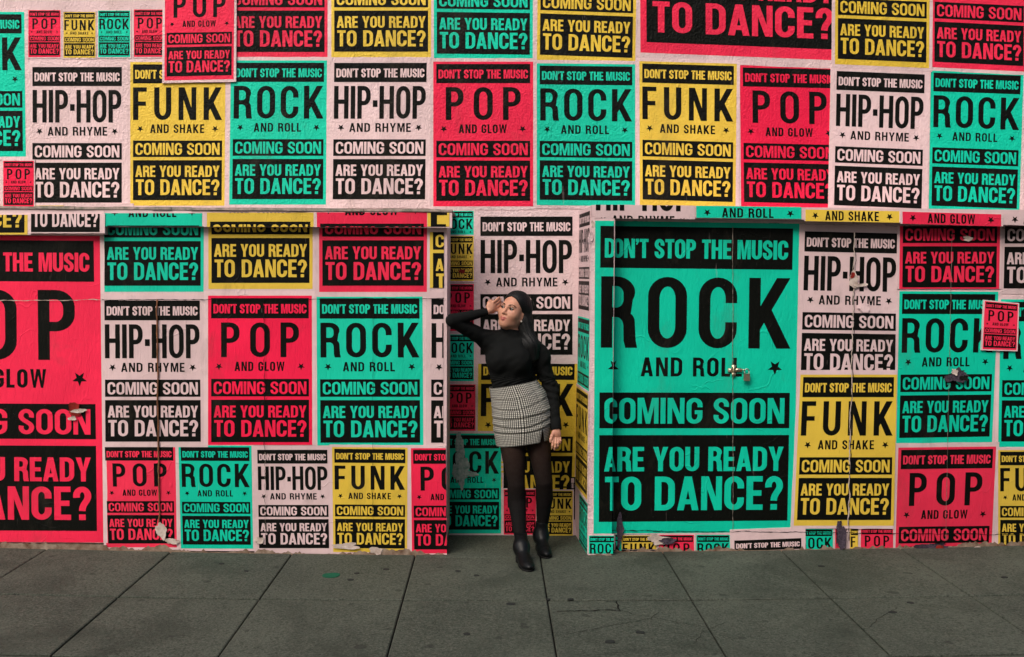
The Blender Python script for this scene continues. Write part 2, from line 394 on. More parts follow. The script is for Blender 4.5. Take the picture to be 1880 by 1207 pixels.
    if ch == 'K':
        W = .60; m = .73/(W-s)
        fy = lambda x: .27+(x-s)*m
        jx = .55*W; jy = fy(jx); sl = (W-jx)/jy
        x0 = W-1.18*s; yb = (.27+(x0-s)*m)/(1+sl*m); xb = x0-sl*yb
        return W, [([(0, 0), (s, 0), (s, .27), (xb, yb), (x0, 0), (W+.01, 0), (jx, jy), (W-.01, 1), (W-1.22*s, 1), (s, .27+1.2*s*m*.98), (s, 1), (0, 1)], [])]
    if ch == 'Y':
        W = .60; a = s*1.08
        return W, [([(W/2-s/2, 0), (W/2+s/2, 0), (W/2+s/2, .40), (W, 1), (W-a, 1), (W/2, .60), (a, 1), (0, 1), (W/2-s/2, .40)], [])]
    if ch == 'U':
        W = .56; q = r-t*.75
        return W, [([(0, 1)] + arc(W/2, r, W/2, r, 180, 360, 2*n) + [(W, 1), (W-s, 1)] + arc(W/2, t+q, W/2-s, q, 360, 180, 2*n) + [(s, 1)], [])]
    if ch == 'W':
        W = .86; c = .46*s
        return W, [([(.19*W, 0), (.34*W, 0), (W/2, .66), (.66*W, 0), (.81*W, 0), (W, 1), (W-.92*s, 1), (.735*W, .36), (W/2+c, 1), (W/2-c, 1), (.265*W, .36), (.92*s, 1), (0, 1)], [])]
    if ch == 'S':
        W = .53; rx = (W-s)/2; ry = .20
        yt, yb = 1-t/2-ry, t/2+ry
        p = arc(W/2, yt, rx, ry, -18, 180, 2*n)
        p0, p3 = (W/2-rx, yt), (W/2+rx, yb)
        p1, p2 = (W/2-rx, yt-.20), (W/2+rx, yb+.20)
        for k in range(1, n*2):
            u = k/(n*2); w = 1-u
            p.append((w**3*p0[0]+3*w*w*u*p1[0]+3*w*u*u*p2[0]+u**3*p3[0], w**3*p0[1]+3*w*w*u*p1[1]+3*w*u*u*p2[1]+u**3*p3[1]))
        p += arc(W/2, yb, rx, ry, 0, -198, 2*n)
        return W, [(stroke(p, s, (s+t)/2*.95), [])]
    if ch == '?':
        W = .50; rx = (W-s)/2; ry = .20; yt = 1-t/2-ry
        p = arc(W/2, yt, rx, ry, 195, 0, 2*n)
        p0, p3 = p[-1], (W/2, .27); p1, p2 = (W/2+rx, yt-.17), (W/2, .50)
        for k in range(1, n*2+1):
            u = k/(n*2); w = 1-u
            p.append((w**3*p0[0]+3*w*w*u*p1[0]+3*w*u*u*p2[0]+u**3*p3[0], w**3*p0[1]+3*w*w*u*p1[1]+3*w*u*u*p2[1]+u**3*p3[1]))
        return W, [(stroke(p, s, s*.9), []), ([(W/2-s/2, 0), (W/2+s/2, 0), (W/2+s/2, .17), (W/2-s/2, .17)], [])]
    if ch == "'": return s*.8, [([(0, 1), (s*.85, 1), (s*.85, .84), (s*.3, .67), (s*.05, .72), (s*.35, .84), (0, .84)], [])]
    if ch == '.': return s*1.0, [([(0, .36), (s*1.05, .36), (s*1.05, .36+s*1.15), (0, .36+s*1.15)], [])]
    raise KeyError(ch)
def star(cx, cy, r):
    return [(cx+(r if k % 2 == 0 else r*.42)*math.sin(math.pi*k/5), cy+(r if k % 2 == 0 else r*.42)*math.cos(math.pi*k/5)) for k in range(10)]

ASP = 1.49                                   # height of the printed block over its width
_cache = {}
def tess(contours):
    loops = [[Vector((x, y, 0)) for x, y in c] for c in contours]
    flat = [(p.x, p.y) for l in loops for p in l]
    return [[flat[i] for i in tri] for tri in tessellate_polygon(loops)]
def text_tris(txt, x0, x1, ytop, ybot, S, T, track, n):
    """triangles of a line of text fitted to x0..x1, caps between ytop and ybot (y down, block width = 1)"""
    cap = ybot-ytop; kx = cap
    for it in range(5):
        s = S*cap/kx; gl = [glyph(c, s, T, n) for c in txt]
        wid = sum(g[0] for g in gl) + track*(len(txt)-1)
        kx = (x1-x0)/wid
    tr = []; x = x0
    for g in gl:
        for outer, holes in g[1]:
            for t in tess([outer]+holes): tr.append([(x+p[0]*kx, ybot-p[1]*cap) for p in t])
        x += (g[0]+track)*kx
    return tr
WORDS = {'P': ('POP', .125, .875, .165, .30, 'AND GLOW', .255, .735), 'R': ('ROCK', .035, .965, .165, .17, 'AND ROLL', .245, .735),
         'F': ('FUNK', .03, .965, .165, .24, 'AND SHAKE', .21, .78), 'H': ('HIP.HOP', .032, .965, .135, .085, 'AND RHYME', .19, .815)}
def rect(x0, x1, y0, y1): return [[(x0, y0), (x1, y0), (x1, y1)], [(x0, y0), (x1, y1), (x0, y1)]]
def design(kind, n):
    """triangles in (u 0..1, v 0..1 down) for layers: 1 ink block, 2 black, 3 letters in the ink colour"""
    if (kind, n) in _cache: return _cache[kind, n]
    A = ASP; word, w0, w1, wS, wt, sub, s0, s1 = WORDS[kind]
    bars = rect(.03, .97, .016*A, .148*A) + rect(.03, .97, .545*A, .660*A) + rect(.03, .97, .682*A, .962*A)
    black = bars + text_tris(word, w0, w1, .175*A, .402*A, wS, .135, wt, n) + text_tris(sub, s0, s1, .432*A, .493*A, .195, .16, .14, n)
    for sx in (.105, .895):
        P = star(sx, .463*A, .037)
        for k in range(10): black.append([(sx, .463*A), P[k], P[(k+1) % 10]])
    let = text_tris("DON'T STOP THE MUSIC", .052, .948, .055*A, .116*A, .20, .165, .045, n)
    let += text_tris('COMING SOON', .055, .945, .562*A, .645*A, .195, .155, .07, n)
    let += text_tris('ARE YOU READY', .055, .945, .720*A, .799*A, .20, .165, .06, n)
    let += text_tris('TO DANCE?', .06, .945, .816*A, .926*A, .195, .16, .07, n)
    sc = lambda T: [[(p[0], p[1]/A) for p in t] for t in T]
    _cache[kind, n] = (rect(0, 1, 0, 1), sc(black), sc(let)); return _cache[kind, n]
def clip_tri(t, c):
    u0, u1, v0, v1 = c
    P = list(t)
    for ax, lim, sg in ((0, u0, 1), (0, u1, -1), (1, v0, 1), (1, v1, -1)):
        Q = []
        for i in range(len(P)):
            a, b = P[i], P[(i+1) % len(P)]; da, db = sg*(a[ax]-lim), sg*(b[ax]-lim)
            if da >= 0: Q.append(a)
            if (da > 0 > db) or (da < 0 < db):
                w = da/(da-db); Q.append((a[0]+(b[0]-a[0])*w, a[1]+(b[1]-a[1])*w))
        P = Q
        if len(P) < 3: return None
    return P
posters = {}
def jag_edges(c, seed):
    """sheet outline in uv with slightly uneven edges"""
    r = random.Random(seed); u0, u1, v0, v1 = c; P = []; j = .0016
    for k in range(12): P.append((u0+(u1-u0)*k/12 + (r.uniform(-j, j) if k else 0), v0+r.uniform(-j, j)*1.0))
    for k in range(12): P.append((u1+r.uniform(-j, j), v0+(v1-v0)*k/12))
    for k in range(12): P.append((u1-(u1-u0)*k/12, v1+r.uniform(-j, j)))
    for k in range(12): P.append((u0+r.uniform(-j, j), v1-(v1-v0)*k/12))
    return P
def make_poster(idx, kind, label, lev, pieces):
    b = MB(); allc = []
    for cs, clip in pieces:
        C = [Vector(c) for c in cs]; W = (C[1]-C[0]).length
        nrm = (C[1]-C[0]).cross(C[3]-C[0]).normalized()         # out of the wall: u right, v down
        if nrm.y > 0: nrm = -nrm
        off = 0.0022 + lev*0.0042 + (idx % 7)*0.00022
        rough_wall = C[0].y > 0.3 or abs(C[0].y-C[1].y) > .2
        fn = lambda u, v, d: (C[0]*(1-u)+C[1]*u)*(1-v) + (C[3]*(1-u)+C[2]*u)*v + nrm*d
        n = 7 if W > 1 else (5 if W > .35 else 3)
        ink, black, let = design(kind, n)
        mg = .034 if W < 1 else .018
        cl = clip or (-mg, 1+mg, -mg*.7, 1+mg*.7)
        cl = (max(cl[0], -.045), min(cl[1], 1.045), max(cl[2], -.12), min(cl[3], 1.04))
        allc += [fn(cl[0], cl[3], off), fn(cl[1], cl[2], off)]
        sh = jag_edges(cl, idx)
        top = [fn(u, v, off) for u, v in sh]; bot = [fn(u, v, .0002) for u, v in sh]
        b.face(top, 0)
        for k in range(len(sh)):
            j = (k+1) % len(sh); b.face([top[k], bot[k], bot[j], top[j]], 0)
        for layer, tris, m, d in ((1, ink, 1, .0004), (2, black, 2, .0008), (3, let, 1, .0012)):
            if layer == 1 and kind == 'H': continue
            for t in tris:
                Q = t
                if clip: 
                    Q = clip_tri(t, (max(cl[0], -.05), cl[1], cl[2], cl[3]))
                    if not Q: continue
                b.face([fn(p[0], p[1], off+d) for p in Q], m)
    ctr = sum((Vector(p) for p in allc), Vector())/len(allc)
    names = {'P': 'red', 'R': 'teal', 'F': 'yellow', 'H': 'pale'}
    o = mesh_obj('poster', b.v, b.f, [PM['H', rough_wall], PM[kind, rough_wall], PM['K', rough_wall]], None, b.m, False, ctr)
    bm = bmesh.new(); bm.from_mesh(o.data)
    for f in bm.faces:                                   # every printed face looks out of the wall
        if f.normal.y > 1e-4: f.normal_flip()
    bm.to_mesh(o.data); bm.free()
    tag(o, label, 'poster', 'music posters pasted over the wall'); posters[label] = o
    return o
POSTERS = [
    ('P', 'red Pop poster in the top row, overlapped by the large tilted Pop poster', 0,
     [([(-1.7207, 0.5, 4.047), (-1.0804, 0.5, 4.0536), (-1.0847, 0.5, 3.1096), (-1.725, 0.5, 3.103)], None)]),
    ('F', 'yellow Funk poster in the top row, directly above the second pink Hip-Hop poster', 0,
     [([(-1.0601, 0.5, 4.0508), (-0.4151, 0.5, 4.0575), (-0.4148, 0.5, 3.1183), (-1.0599, 0.5, 3.1116)], None)]),
    ('R', 'teal Rock poster in the top row, left of a yellow Funk poster', 0,
     [([(-0.4011, 0.5, 4.0591), (0.2409, 0.5, 4.0583), (0.2458, 0.5, 3.1049), (-0.3961, 0.5, 3.1057)], None)]),
    ('F', 'yellow Funk poster in the top row, just left of the huge red poster', 0,
     [([(0.2752, 0.5, 4.055), (0.9165, 0.5, 4.0393), (0.9134, 0.5, 3.0903), (0.2721, 0.5, 3.106)], None)]),
    ('P', 'huge red Pop poster at the top with giant To Dance lettering', 0,
     [([(0.9143, 0.5, 4.9752), (2.2493, 0.5, 4.9366), (2.2813, 0.5, 3.1237), (0.9463, 0.5, 3.1624)], (-0.04, 0.965, -0.03, 1.03))]),
    ('F', 'yellow Funk poster in the top row, right of the huge red poster', 1,
     [([(2.2022, 0.5, 4.0364), (2.8216, 0.5, 4.0165), (2.838, 0.5, 3.0792), (2.2186, 0.5, 3.099)], None)]),
    ('P', 'red Pop poster in the top right corner of the wall', 0,
     [([(2.8345, 0.5, 4.0173), (3.4599, 0.5, 3.9937), (3.4805, 0.5, 3.0634), (2.855, 0.5, 3.087)], None)]),
    ('P', 'small red Pop poster, leftmost in the row of four small posters', 0,
     [([(-3.0027, 0.5, 3.3921), (-2.7974, 0.5, 3.3943), (-2.8018, 0.5, 3.0951), (-3.0076, 0.5, 3.0931)], None)]),
    ('F', 'small yellow Funk poster between a small Pop and a small Rock poster', 0,
     [([(-2.7791, 0.5, 3.3831), (-2.5735, 0.5, 3.3853), (-2.5774, 0.5, 3.0932), (-2.7834, 0.5, 3.0911)], None)]),
    ('R', 'small teal Rock poster in the row of small posters at upper left', 0,
     [([(-2.5563, 0.5, 3.3942), (-2.3515, 0.5, 3.3963), (-2.355, 0.5, 3.0999), (-2.5602, 0.5, 3.0979)], None)]),
    ('P', 'small red Pop poster partly covered by the large tilted Pop poster', 0,
     [([(-2.3281, 0.5, 3.4035), (-2.122, 0.5, 3.4057), (-2.125, 0.5, 3.1036), (-2.3315, 0.5, 3.1016)], None)]),
    ('P', 'large red Pop poster with white border, pasted over the corners of four others', 3,
     [([(-2.1217, 0.5, 3.6167), (-1.6781, 0.5, 3.6286), (-1.6878, 0.5, 2.9633), (-2.1325, 0.5, 2.9503)], None)]),
    ('R', 'teal Rock poster cut by the left edge at the upper wall', 0,
     [([(-3.64, 0.5, 3.3739), (-3.0286, 0.5, 3.3805), (-3.0335, 0.5, 2.4562), (-3.6489, 0.5, 2.451)], None)]),
    ('H', 'pink Hip-Hop poster furthest left in the upper row, its corner under a small Pop', 0,
     [([(-3.0002, 0.5, 3.045), (-2.3908, 0.5, 3.051), (-2.4017, 0.5, 2.1292), (-3.0152, 0.5, 2.1245)], None)]),
    ('P', 'small red Pop poster pasted over the lower left corner of a pink Hip-Hop poster', 2,
     [([(-3.1765, 0.5, 2.4269), (-2.9796, 0.5, 2.4286), (-2.9844, 0.5, 2.1333), (-3.1816, 0.5, 2.1318)], None)]),
    ('F', 'yellow Funk poster in the upper row with its top corner under the tilted Pop poster', 0,
     [([(-2.3553, 0.5, 3.0686), (-1.7422, 0.5, 3.0747), (-1.7558, 0.5, 2.1497), (-2.366, 0.5, 2.1451)], None)]),
    ('R', 'teal Rock poster in the upper row, right of the tilted large Pop poster', 0,
     [([(-1.7081, 0.5, 3.0851), (-1.0877, 0.5, 3.0913), (-1.097, 0.5, 2.1618), (-1.725, 0.5, 2.157)], None)]),
    ('H', 'pink Hip-Hop poster in the upper row between a teal Rock and a red Pop', 0,
     [([(-1.0599, 0.5, 3.0907), (-0.4233, 0.5, 3.0971), (-0.4322, 0.5, 2.1659), (-1.0723, 0.5, 2.161)], None)]),
    ('P', 'red Pop poster at the middle of the upper row, left of a teal Rock poster', 0,
     [([(-0.4002, 0.5, 3.0904), (0.2483, 0.5, 3.0968), (0.2553, 0.5, 2.1604), (-0.3976, 0.5, 2.1555)], None)]),
    ('R', 'teal Rock poster in the upper row above the right corner of the recess', 0,
     [([(0.2718, 0.5, 3.0866), (0.9129, 0.5, 3.0859), (0.9243, 0.5, 2.1666), (0.2788, 0.5, 2.1688)], None)]),
    ('F', 'yellow Funk poster in the upper row directly above the big teal Rock poster', 0,
     [([(0.9393, 0.5, 3.1072), (1.5773, 0.5, 3.096), (1.5845, 0.5, 2.1627), (0.9546, 0.5, 2.1757)], None)]),
    ('P', 'red Pop poster in the upper row, its right edge under a pink Hip-Hop poster', 0,
     [([(1.5967, 0.5, 3.0881), (2.2473, 0.5, 3.0804), (2.2679, 0.5, 2.1554), (1.6218, 0.5, 2.1648)], (-0.04, 0.915, -0.03, 1.03))]),
    ('H', 'pink Hip-Hop poster in the upper row, between a red Pop and the rightmost teal Rock', 1,
     [([(2.2136, 0.5, 3.0709), (2.8297, 0.5, 3.0525), (2.8311, 0.5, 2.1292), (2.2149, 0.5, 2.1493)], None)]),
    ('R', 'rightmost teal Rock poster in the upper row', 0,
     [([(2.8521, 0.5, 3.0669), (3.4654, 0.5, 3.0517), (3.465, 0.5, 2.1341), (2.8621, 0.5, 2.151)], None)]),
    ('F', 'narrow strip of a yellow poster above the ledge at far left', 1,
     [([(-3.1966, 0.5, 2.1394), (-2.7928, 0.5, 2.1425), (-2.8023, 0.5, 1.4975), (-3.208, 0.5, 1.495)], (0, 1, -0.02, 0.02))]),
    ('H', 'narrow strip of a pink poster above the ledge beside the yellow strip', 1,
     [([(-2.7717, 0.5, 2.1427), (-2.3424, 0.5, 2.146), (-2.3498, 0.5, 1.5002), (-2.7811, 0.5, 1.4976)], (0, 1, -0.02, 0.02))]),
    ('F', 'yellow poster end on the left ledge reading the last letters of Dance', 1,
     [([(-3.4003, -0.05, 2.7832), (-2.7746, -0.05, 2.7878), (-2.7911, -0.05, 1.9119), (-3.4168, -0.05, 1.9073)], (0.3, 1.03, 0.84, 0.975))]),
    ('H', 'pink Hip-Hop poster end on the ledge, beside the yellow end at far left', 1,
     [([(-2.7711, -0.05, 2.7697), (-2.3366, -0.05, 2.7729), (-2.3491, -0.05, 1.9199), (-2.7835, -0.05, 1.9167)], (-0.02, 1.04, 0.835, 0.97))]),
    ('R', 'teal Rock poster folded over the ledge above the left pink Hip-Hop poster', 0,
     [([(-2.3294, -0.05, 2.5128), (-1.7464, -0.05, 2.517), (-1.7564, -0.05, 1.5616), (-2.3394, -0.05, 1.5574)], (-0.03, 1.03, 0.468, 0.551)), ([(-2.3663, 0.0, 2.558), (-1.7497, 0.0, 2.5621), (-1.7599, 0.0, 1.5973), (-2.3764, 0.0, 1.5932)], (-0.03, 1.03, 0.597, 1.03))]),
    ('F', 'yellow Funk poster folded over the ledge of the left stall', 0,
     [([(-1.7206, -0.05, 2.5563), (-1.0819, -0.05, 2.5609), (-1.0873, -0.05, 1.5758), (-1.7259, -0.05, 1.5712)], (-0.03, 1.03, 0.49, 0.577)), ([(-1.7256, 0.0, 2.5862), (-1.0954, 0.0, 2.5905), (-1.1007, 0.0, 1.6184), (-1.7309, 0.0, 1.6141)], (-0.03, 1.03, 0.617, 1.03))]),
    ('P', 'red Pop poster folded over the ledge of the left stall', 0,
     [([(-1.0653, -0.05, 2.5392), (-0.4034, -0.05, 2.544), (-0.4035, -0.05, 1.5769), (-1.0654, -0.05, 1.5721)], (-0.03, 1.03, 0.475, 0.566)), ([(-1.0604, 0.0, 2.5865), (-0.4065, 0.0, 2.5909), (-0.4066, 0.0, 1.6051), (-1.0605, 0.0, 1.6007)], (-0.03, 1.03, 0.607, 1.03))]),
    ('F', 'yellow Funk poster wrapped round the upper end of the left stall', 0,
     [([(-0.4025, -0.05, 2.2282), (0.276, -0.05, 2.233), (0.28, -0.05, 1.4492), (-0.3984, -0.05, 1.4444)], (-0.03, 0.195, 0.185, 0.292)), ([(-0.3931, 0.0, 2.474), (0.2598, 0.0, 2.4783), (0.2646, -0.0, 1.5506), (-0.3883, -0.0, 1.5462)], (-0.03, 0.132, 0.545, 0.91))]),
    ('P', 'huge red Pop poster on the left stall with a torn hole', 0,
     [([(-3.6242, 0.0, 1.9293), (-2.3812, 0.0, 1.9312), (-2.3841, 0.0, 0.0565), (-3.6602, 0.0, 0.0609)], (-0.02, 1.02, -0.015, 1.0))]),
    ('H', 'pink Hip-Hop poster split by the rusty rod on the left stall', 0,
     [([(-2.3773, 0.0, 1.5554), (-1.7653, 0.0, 1.5591), (-1.7658, 0.0, 0.6471), (-2.3821, 0.0, 0.6448)], (-0.03, 1.04, -0.03, 1.0))]),
    ('P', 'red Pop poster at mid height on the left stall', 0,
     [([(-1.7332, 0.0, 1.5742), (-1.1052, 0.0, 1.5781), (-1.1054, 0.0, 0.6455), (-1.7406, 0.0, 0.6432)], (-0.04, 1.03, -0.03, 0.98))]),
    ('R', 'teal Rock poster at mid height on the left stall', 0,
     [([(-1.0773, 0.0, 1.5769), (-0.433, 0.0, 1.5809), (-0.4256, 0.0, 0.6446), (-1.0746, 0.0, 0.6422)], (-0.04, 1.04, -0.03, 0.98))]),
    ('H', 'narrow pink Hip-Hop piece at the right corner of the left stall', 0,
     [([(-0.3983, 0.0, 1.5778), (0.2377, 0.0, 1.5817), (0.243, 0.0, 0.6472), (-0.3977, 0.0, 0.6448)], (-0.02, 0.146, -0.03, 1.0))]),
    ('P', 'red Pop poster at the foot of the rusty rod, torn at its bottom edge', 0,
     [([(-2.3819, 0.0, 0.656), (-1.9402, 0.0, 0.6577), (-1.9362, 0.0, 0.0275), (-2.3668, 0.0, 0.0266)], None)]),
    ('R', 'teal Rock poster in the bottom row of the left stall', 0,
     [([(-1.921, 0.0, 0.6577), (-1.4759, 0.0, 0.6577), (-1.4696, 0.0, 0.02), (-1.9119, 0.0, 0.0208)], None)]),
    ('H', 'pink Hip-Hop poster in the bottom row of the left stall', 0,
     [([(-1.4549, 0.0, 0.6429), (-1.0003, 0.0, 0.6446), (-0.9893, 0.0, -0.0001), (-1.4462, 0.0, -0.001)], None)]),
    ('F', 'yellow Funk poster in the bottom row of the left stall', 0,
     [([(-0.9848, 0.0, 0.6512), (-0.522, 0.0, 0.6495), (-0.5244, 0.0, -0.0018), (-0.9784, 0.0, 0.0007)], None)]),
    ('P', 'red Pop poster cut at the bottom right corner of the left stall', 0,
     [([(-0.5023, 0.0, 0.6462), (-0.0424, 0.0, 0.6479), (-0.0323, 0.0, -0.0059), (-0.4945, 0.0, -0.0069)], (-0.03, 0.465, -0.03, 1.02))]),
    ('R', 'small teal Rock poster, topmost in the narrow column behind the left stall', 0,
     [([(-0.3388, 0.5, 2.1268), (-0.133, 0.5, 2.1284), (-0.1316, 0.5, 1.8315), (-0.3378, 0.5, 1.8301)], None)]),
    ('F', 'small yellow Funk poster with a red blot in the narrow recess column', 1,
     [([(-0.3329, 0.5, 1.9639), (-0.1323, 0.5, 1.9653), (-0.1309, 0.5, 1.6692), (-0.332, 0.5, 1.6679)], None)]),
    ('P', 'small red Pop poster behind the raised elbow of the woman', 0,
     [([(-0.3355, 0.5, 1.6482), (-0.1301, 0.5, 1.6495), (-0.1286, 0.5, 1.3415), (-0.3345, 0.5, 1.3404)], None)]),
    ('R', 'small teal Rock poster under the raised arm of the woman', 0,
     [([(-0.3326, 0.5, 1.3178), (-0.1285, 0.5, 1.3189), (-0.1271, 0.5, 1.0106), (-0.3316, 0.5, 1.0096)], None)]),
    ('P', 'small red Pop poster in the recess, left of the skirt', 1,
     [([(-0.3244, 0.5, 0.988), (-0.1162, 0.5, 0.989), (-0.1147, 0.5, 0.6817), (-0.3234, 0.5, 0.6808)], None)]),
    ('R', 'teal Rock poster smeared with white paste at the lower left of the recess', 0,
     [([(-0.388, 0.5, 0.6625), (0.0546, 0.5, 0.6642), (0.0587, 0.5, -0.0047), (-0.3862, 0.5, -0.0058)], None)]),
    ('H', 'pink Hip-Hop poster on the recess wall behind the head of the woman', 0,
     [([(-0.1087, 0.5, 2.1066), (0.5328, 0.5, 2.1114), (0.542, 0.5, 1.1516), (-0.104, 0.5, 1.1482)], None)]),
    ('F', 'yellow Funk poster on the recess wall behind the hips of the woman', 0,
     [([(-0.0991, 0.5, 1.1584), (0.5585, 0.5, 1.1618), (0.5423, 0.5, 0.2145), (-0.1016, 0.5, 0.2127)], None)]),
    ('P', 'small red Pop poster between the lower legs of the woman', 1,
     [([(0.0739, 0.5, 0.2912), (0.2882, 0.5, 0.2919), (0.2906, 0.5, -0.0112), (0.0757, 0.5, -0.0116)], None)]),
    ('F', 'small yellow Funk poster in the lower right corner of the recess', 1,
     [([(0.3245, 0.5, 0.284), (0.5326, 0.5, 0.2846), (0.5355, 0.5, -0.0183), (0.3269, 0.5, -0.0188)], None)]),
    ('R', 'big teal Rock poster with a padlock over its lettering', 0,
     [([(0.6101, 0.0, 2.045), (1.8635, 0.0, 2.036), (1.8615, 0.0, 0.1312), (0.6201, 0.0, 0.1181)], (0.004, 0.096, -0.008, 1.005)), ([(0.5974, 0.08, 2.0489), (1.8881, 0.08, 2.0399), (1.8878, 0.08, 0.1117), (0.6039, 0.08, 0.0983)], (0.11, 1.0, -0.008, 1.005))]),
    ('H', 'pink Hip-Hop poster torn along the door seam, right of the big teal Rock', 0,
     [([(1.9048, 0.08, 2.0086), (2.5151, 0.08, 1.9986), (2.5256, 0.08, 1.0597), (1.8955, 0.08, 1.0634)], (-0.035, 0.985, -0.04, 0.93))]),
    ('F', 'yellow Funk poster split by the torn door seam on the right stall', 1,
     [([(1.9123, 0.08, 1.1035), (2.5168, 0.08, 1.1065), (2.52, 0.08, 0.1547), (1.8887, 0.08, 0.1532)], (-0.03, 1.0, -0.03, 1.02))]),
    ('P', 'red Pop poster folded below the right ledge, torn across the word Soon', 1,
     [([(2.4836, 0.0, 2.5136), (3.0922, 0.0, 2.5015), (3.1182, 0.0, 1.5603), (2.5096, 0.0, 1.5724)], (-0.02, 1.02, 0.425, 0.503)), ([(2.5047, 0.08, 2.5251), (3.1302, 0.08, 2.5293), (3.1431, 0.08, 1.6194), (2.5176, 0.08, 1.6153)], (-0.02, 1.02, 0.545, 0.972))]),
    ('H', 'pale Hip-Hop poster at the right edge, below the ledge', 0,
     [([(3.1133, 0.0, 2.5091), (3.7207, 0.0, 2.497), (3.7514, 0.0, 1.5541), (3.1441, 0.0, 1.5662)], (-0.02, 1.02, 0.425, 0.5)), ([(3.1481, 0.08, 2.5367), (3.7812, 0.08, 2.5409), (3.7868, 0.08, 1.6162), (3.1538, 0.08, 1.612)], (-0.03, 1.02, 0.545, 1.0))]),
    ('R', 'teal Rock poster with a torn latch hole on the right stall', 0,
     [([(2.5209, 0.08, 1.6263), (3.1411, 0.08, 1.6268), (3.129, 0.08, 0.6844), (2.5243, 0.08, 0.6718)], None)]),
    ('R', 'teal Rock poster cut by the right edge of the picture', 0,
     [([(3.1572, 0.08, 1.5794), (3.7634, 0.08, 1.5831), (3.7784, 0.08, 0.6559), (3.1678, 0.08, 0.6536)], None)]),
    ('P', 'small tilted red Pop sticker poster overlapping two teal posters', 3,
     [([(3.0515, 0.08, 1.5686), (3.2607, 0.08, 1.5512), (3.2593, 0.08, 1.2637), (3.0455, 0.08, 1.2694)], None)]),
    ('P', 'red Pop poster reaching the pavement at the right stall', 0,
     [([(2.5386, 0.08, 0.6478), (3.1556, 0.08, 0.657), (3.1398, 0.08, -0.2645), (2.534, 0.08, -0.2723)], (-0.03, 1.03, -0.03, 0.695))]),
    ('F', 'yellow Funk poster cut by the right edge near the pavement', 0,
     [([(3.1684, 0.08, 0.6347), (3.596, 0.08, 0.6363), (3.6175, 0.08, -0.0129), (3.1878, 0.08, -0.0137)], (-0.03, 1.03, -0.03, 0.93))]),
    ('H', 'pink Hip-Hop remnant on the beam above the big teal Rock poster', 0,
     [([(0.5944, 0.0, 2.4945), (1.2066, 0.0, 2.4925), (1.2189, 0.0, 1.5281), (0.6067, 0.0, 1.5302)], (0.02, 1.02, 0.365, 0.45))]),
    ('R', 'teal Rock strip on the beam above the right door', 0,
     [([(1.2237, 0.0, 2.534), (1.8679, 0.0, 2.5306), (1.8847, 0.0, 1.5929), (1.2405, 0.0, 1.5963)], (-0.0, 1.0, 0.42, 0.497))]),
    ('F', 'yellow Funk strip on the beam above the right stall', 0,
     [([(1.891, 0.0, 2.5217), (2.4688, 0.0, 2.516), (2.4903, 0.0, 1.5765), (1.9125, 0.0, 1.5822)], (-0.01, 1.01, 0.425, 0.5))]),
    ('R', 'small teal Rock poster torn at the foot of the pillar', 0,
     [([(0.5966, 0.0, 0.1061), (0.7923, 0.0, 0.1065), (0.7956, 0.0, -0.1751), (0.5995, 0.0, -0.1754)], (-0.03, 0.8, -0.03, 0.4)), ([(0.621, 0.08, 0.0949), (0.8088, 0.08, 0.0954), (0.8123, 0.08, -0.1984), (0.624, 0.08, -0.1987)], (0.79, 1.0, -0.02, 0.36))]),
    ('F', 'small yellow Funk poster torn at the foot of the big teal Rock', 0,
     [([(0.8089, 0.08, 0.0885), (1.0277, 0.08, 0.089), (1.0316, 0.08, -0.205), (0.8123, 0.08, -0.2053)], (-0.03, 1.03, -0.03, 0.3))]),
    ('P', 'small red Pop poster at the foot of the big teal Rock', 0,
     [([(1.043, 0.08, 0.0925), (1.2638, 0.08, 0.093), (1.2685, 0.08, -0.2116), (1.0472, 0.08, -0.2119)], (-0.03, 1.03, -0.03, 0.33))]),
    ('R', 'small teal Rock poster at the foot of the door, right of a small Pop', 0,
     [([(1.2775, 0.08, 0.093), (1.49, 0.08, 0.0935), (1.4952, 0.08, -0.2112), (1.2822, 0.08, -0.2115)], (-0.02, 1.03, -0.03, 0.33))]),
    ('H', 'black headline strip of a pink poster at the foot of the right door', 1,
     [([(1.5033, 0.08, 0.0658), (1.9513, 0.08, 0.0833), (1.9661, 0.08, -0.4278), (1.5181, 0.08, -0.4453)], (-0.03, 1.03, -0.12, 0.16))]),
    ('R', 'small teal Rock poster under the yellow Funk poster by the pavement', 0,
     [([(1.9218, 0.08, 0.1325), (2.1383, 0.08, 0.133), (2.1452, 0.08, -0.1824), (1.9281, 0.08, -0.1828)], (0.14, 1.02, -0.02, 0.43))]),
    ('P', 'small crumpled red Pop poster with purple tears by the pavement', 0,
     [([(2.152, 0.08, 0.1365), (2.3482, 0.08, 0.137), (2.3552, 0.08, -0.1612), (2.1586, 0.08, -0.1616)], (-0.03, 0.28, -0.03, 0.45))]),
    ('F', 'narrow yellow Funk piece beside the small red Pop by the pavement', 0,
     [([(2.2449, 0.08, 0.1368), (2.4446, 0.08, 0.1372), (2.4518, 0.08, -0.1611), (2.2517, 0.08, -0.1614)], (-0.03, 0.26, -0.03, 0.45))]),
    ('P', 'small red Pop poster by the pavement, right of a narrow yellow piece', 0,
     [([(2.3136, 0.08, 0.1438), (2.5185, 0.08, 0.1443), (2.5261, 0.08, -0.161), (2.3207, 0.08, -0.1613)], (-0.03, 1.03, -0.03, 0.48))]),
    ('H', 'narrow looking pink Hip-Hop poster on the side of the right stall', 0,
     [([(0.5583, 0.47, 2.1172), (0.5917, 0.03, 2.1172), (0.5917, 0.03, 1.4697), (0.5583, 0.47, 1.4697)], None)]),
    ('R', 'teal Rock poster on the side of the right stall', 0,
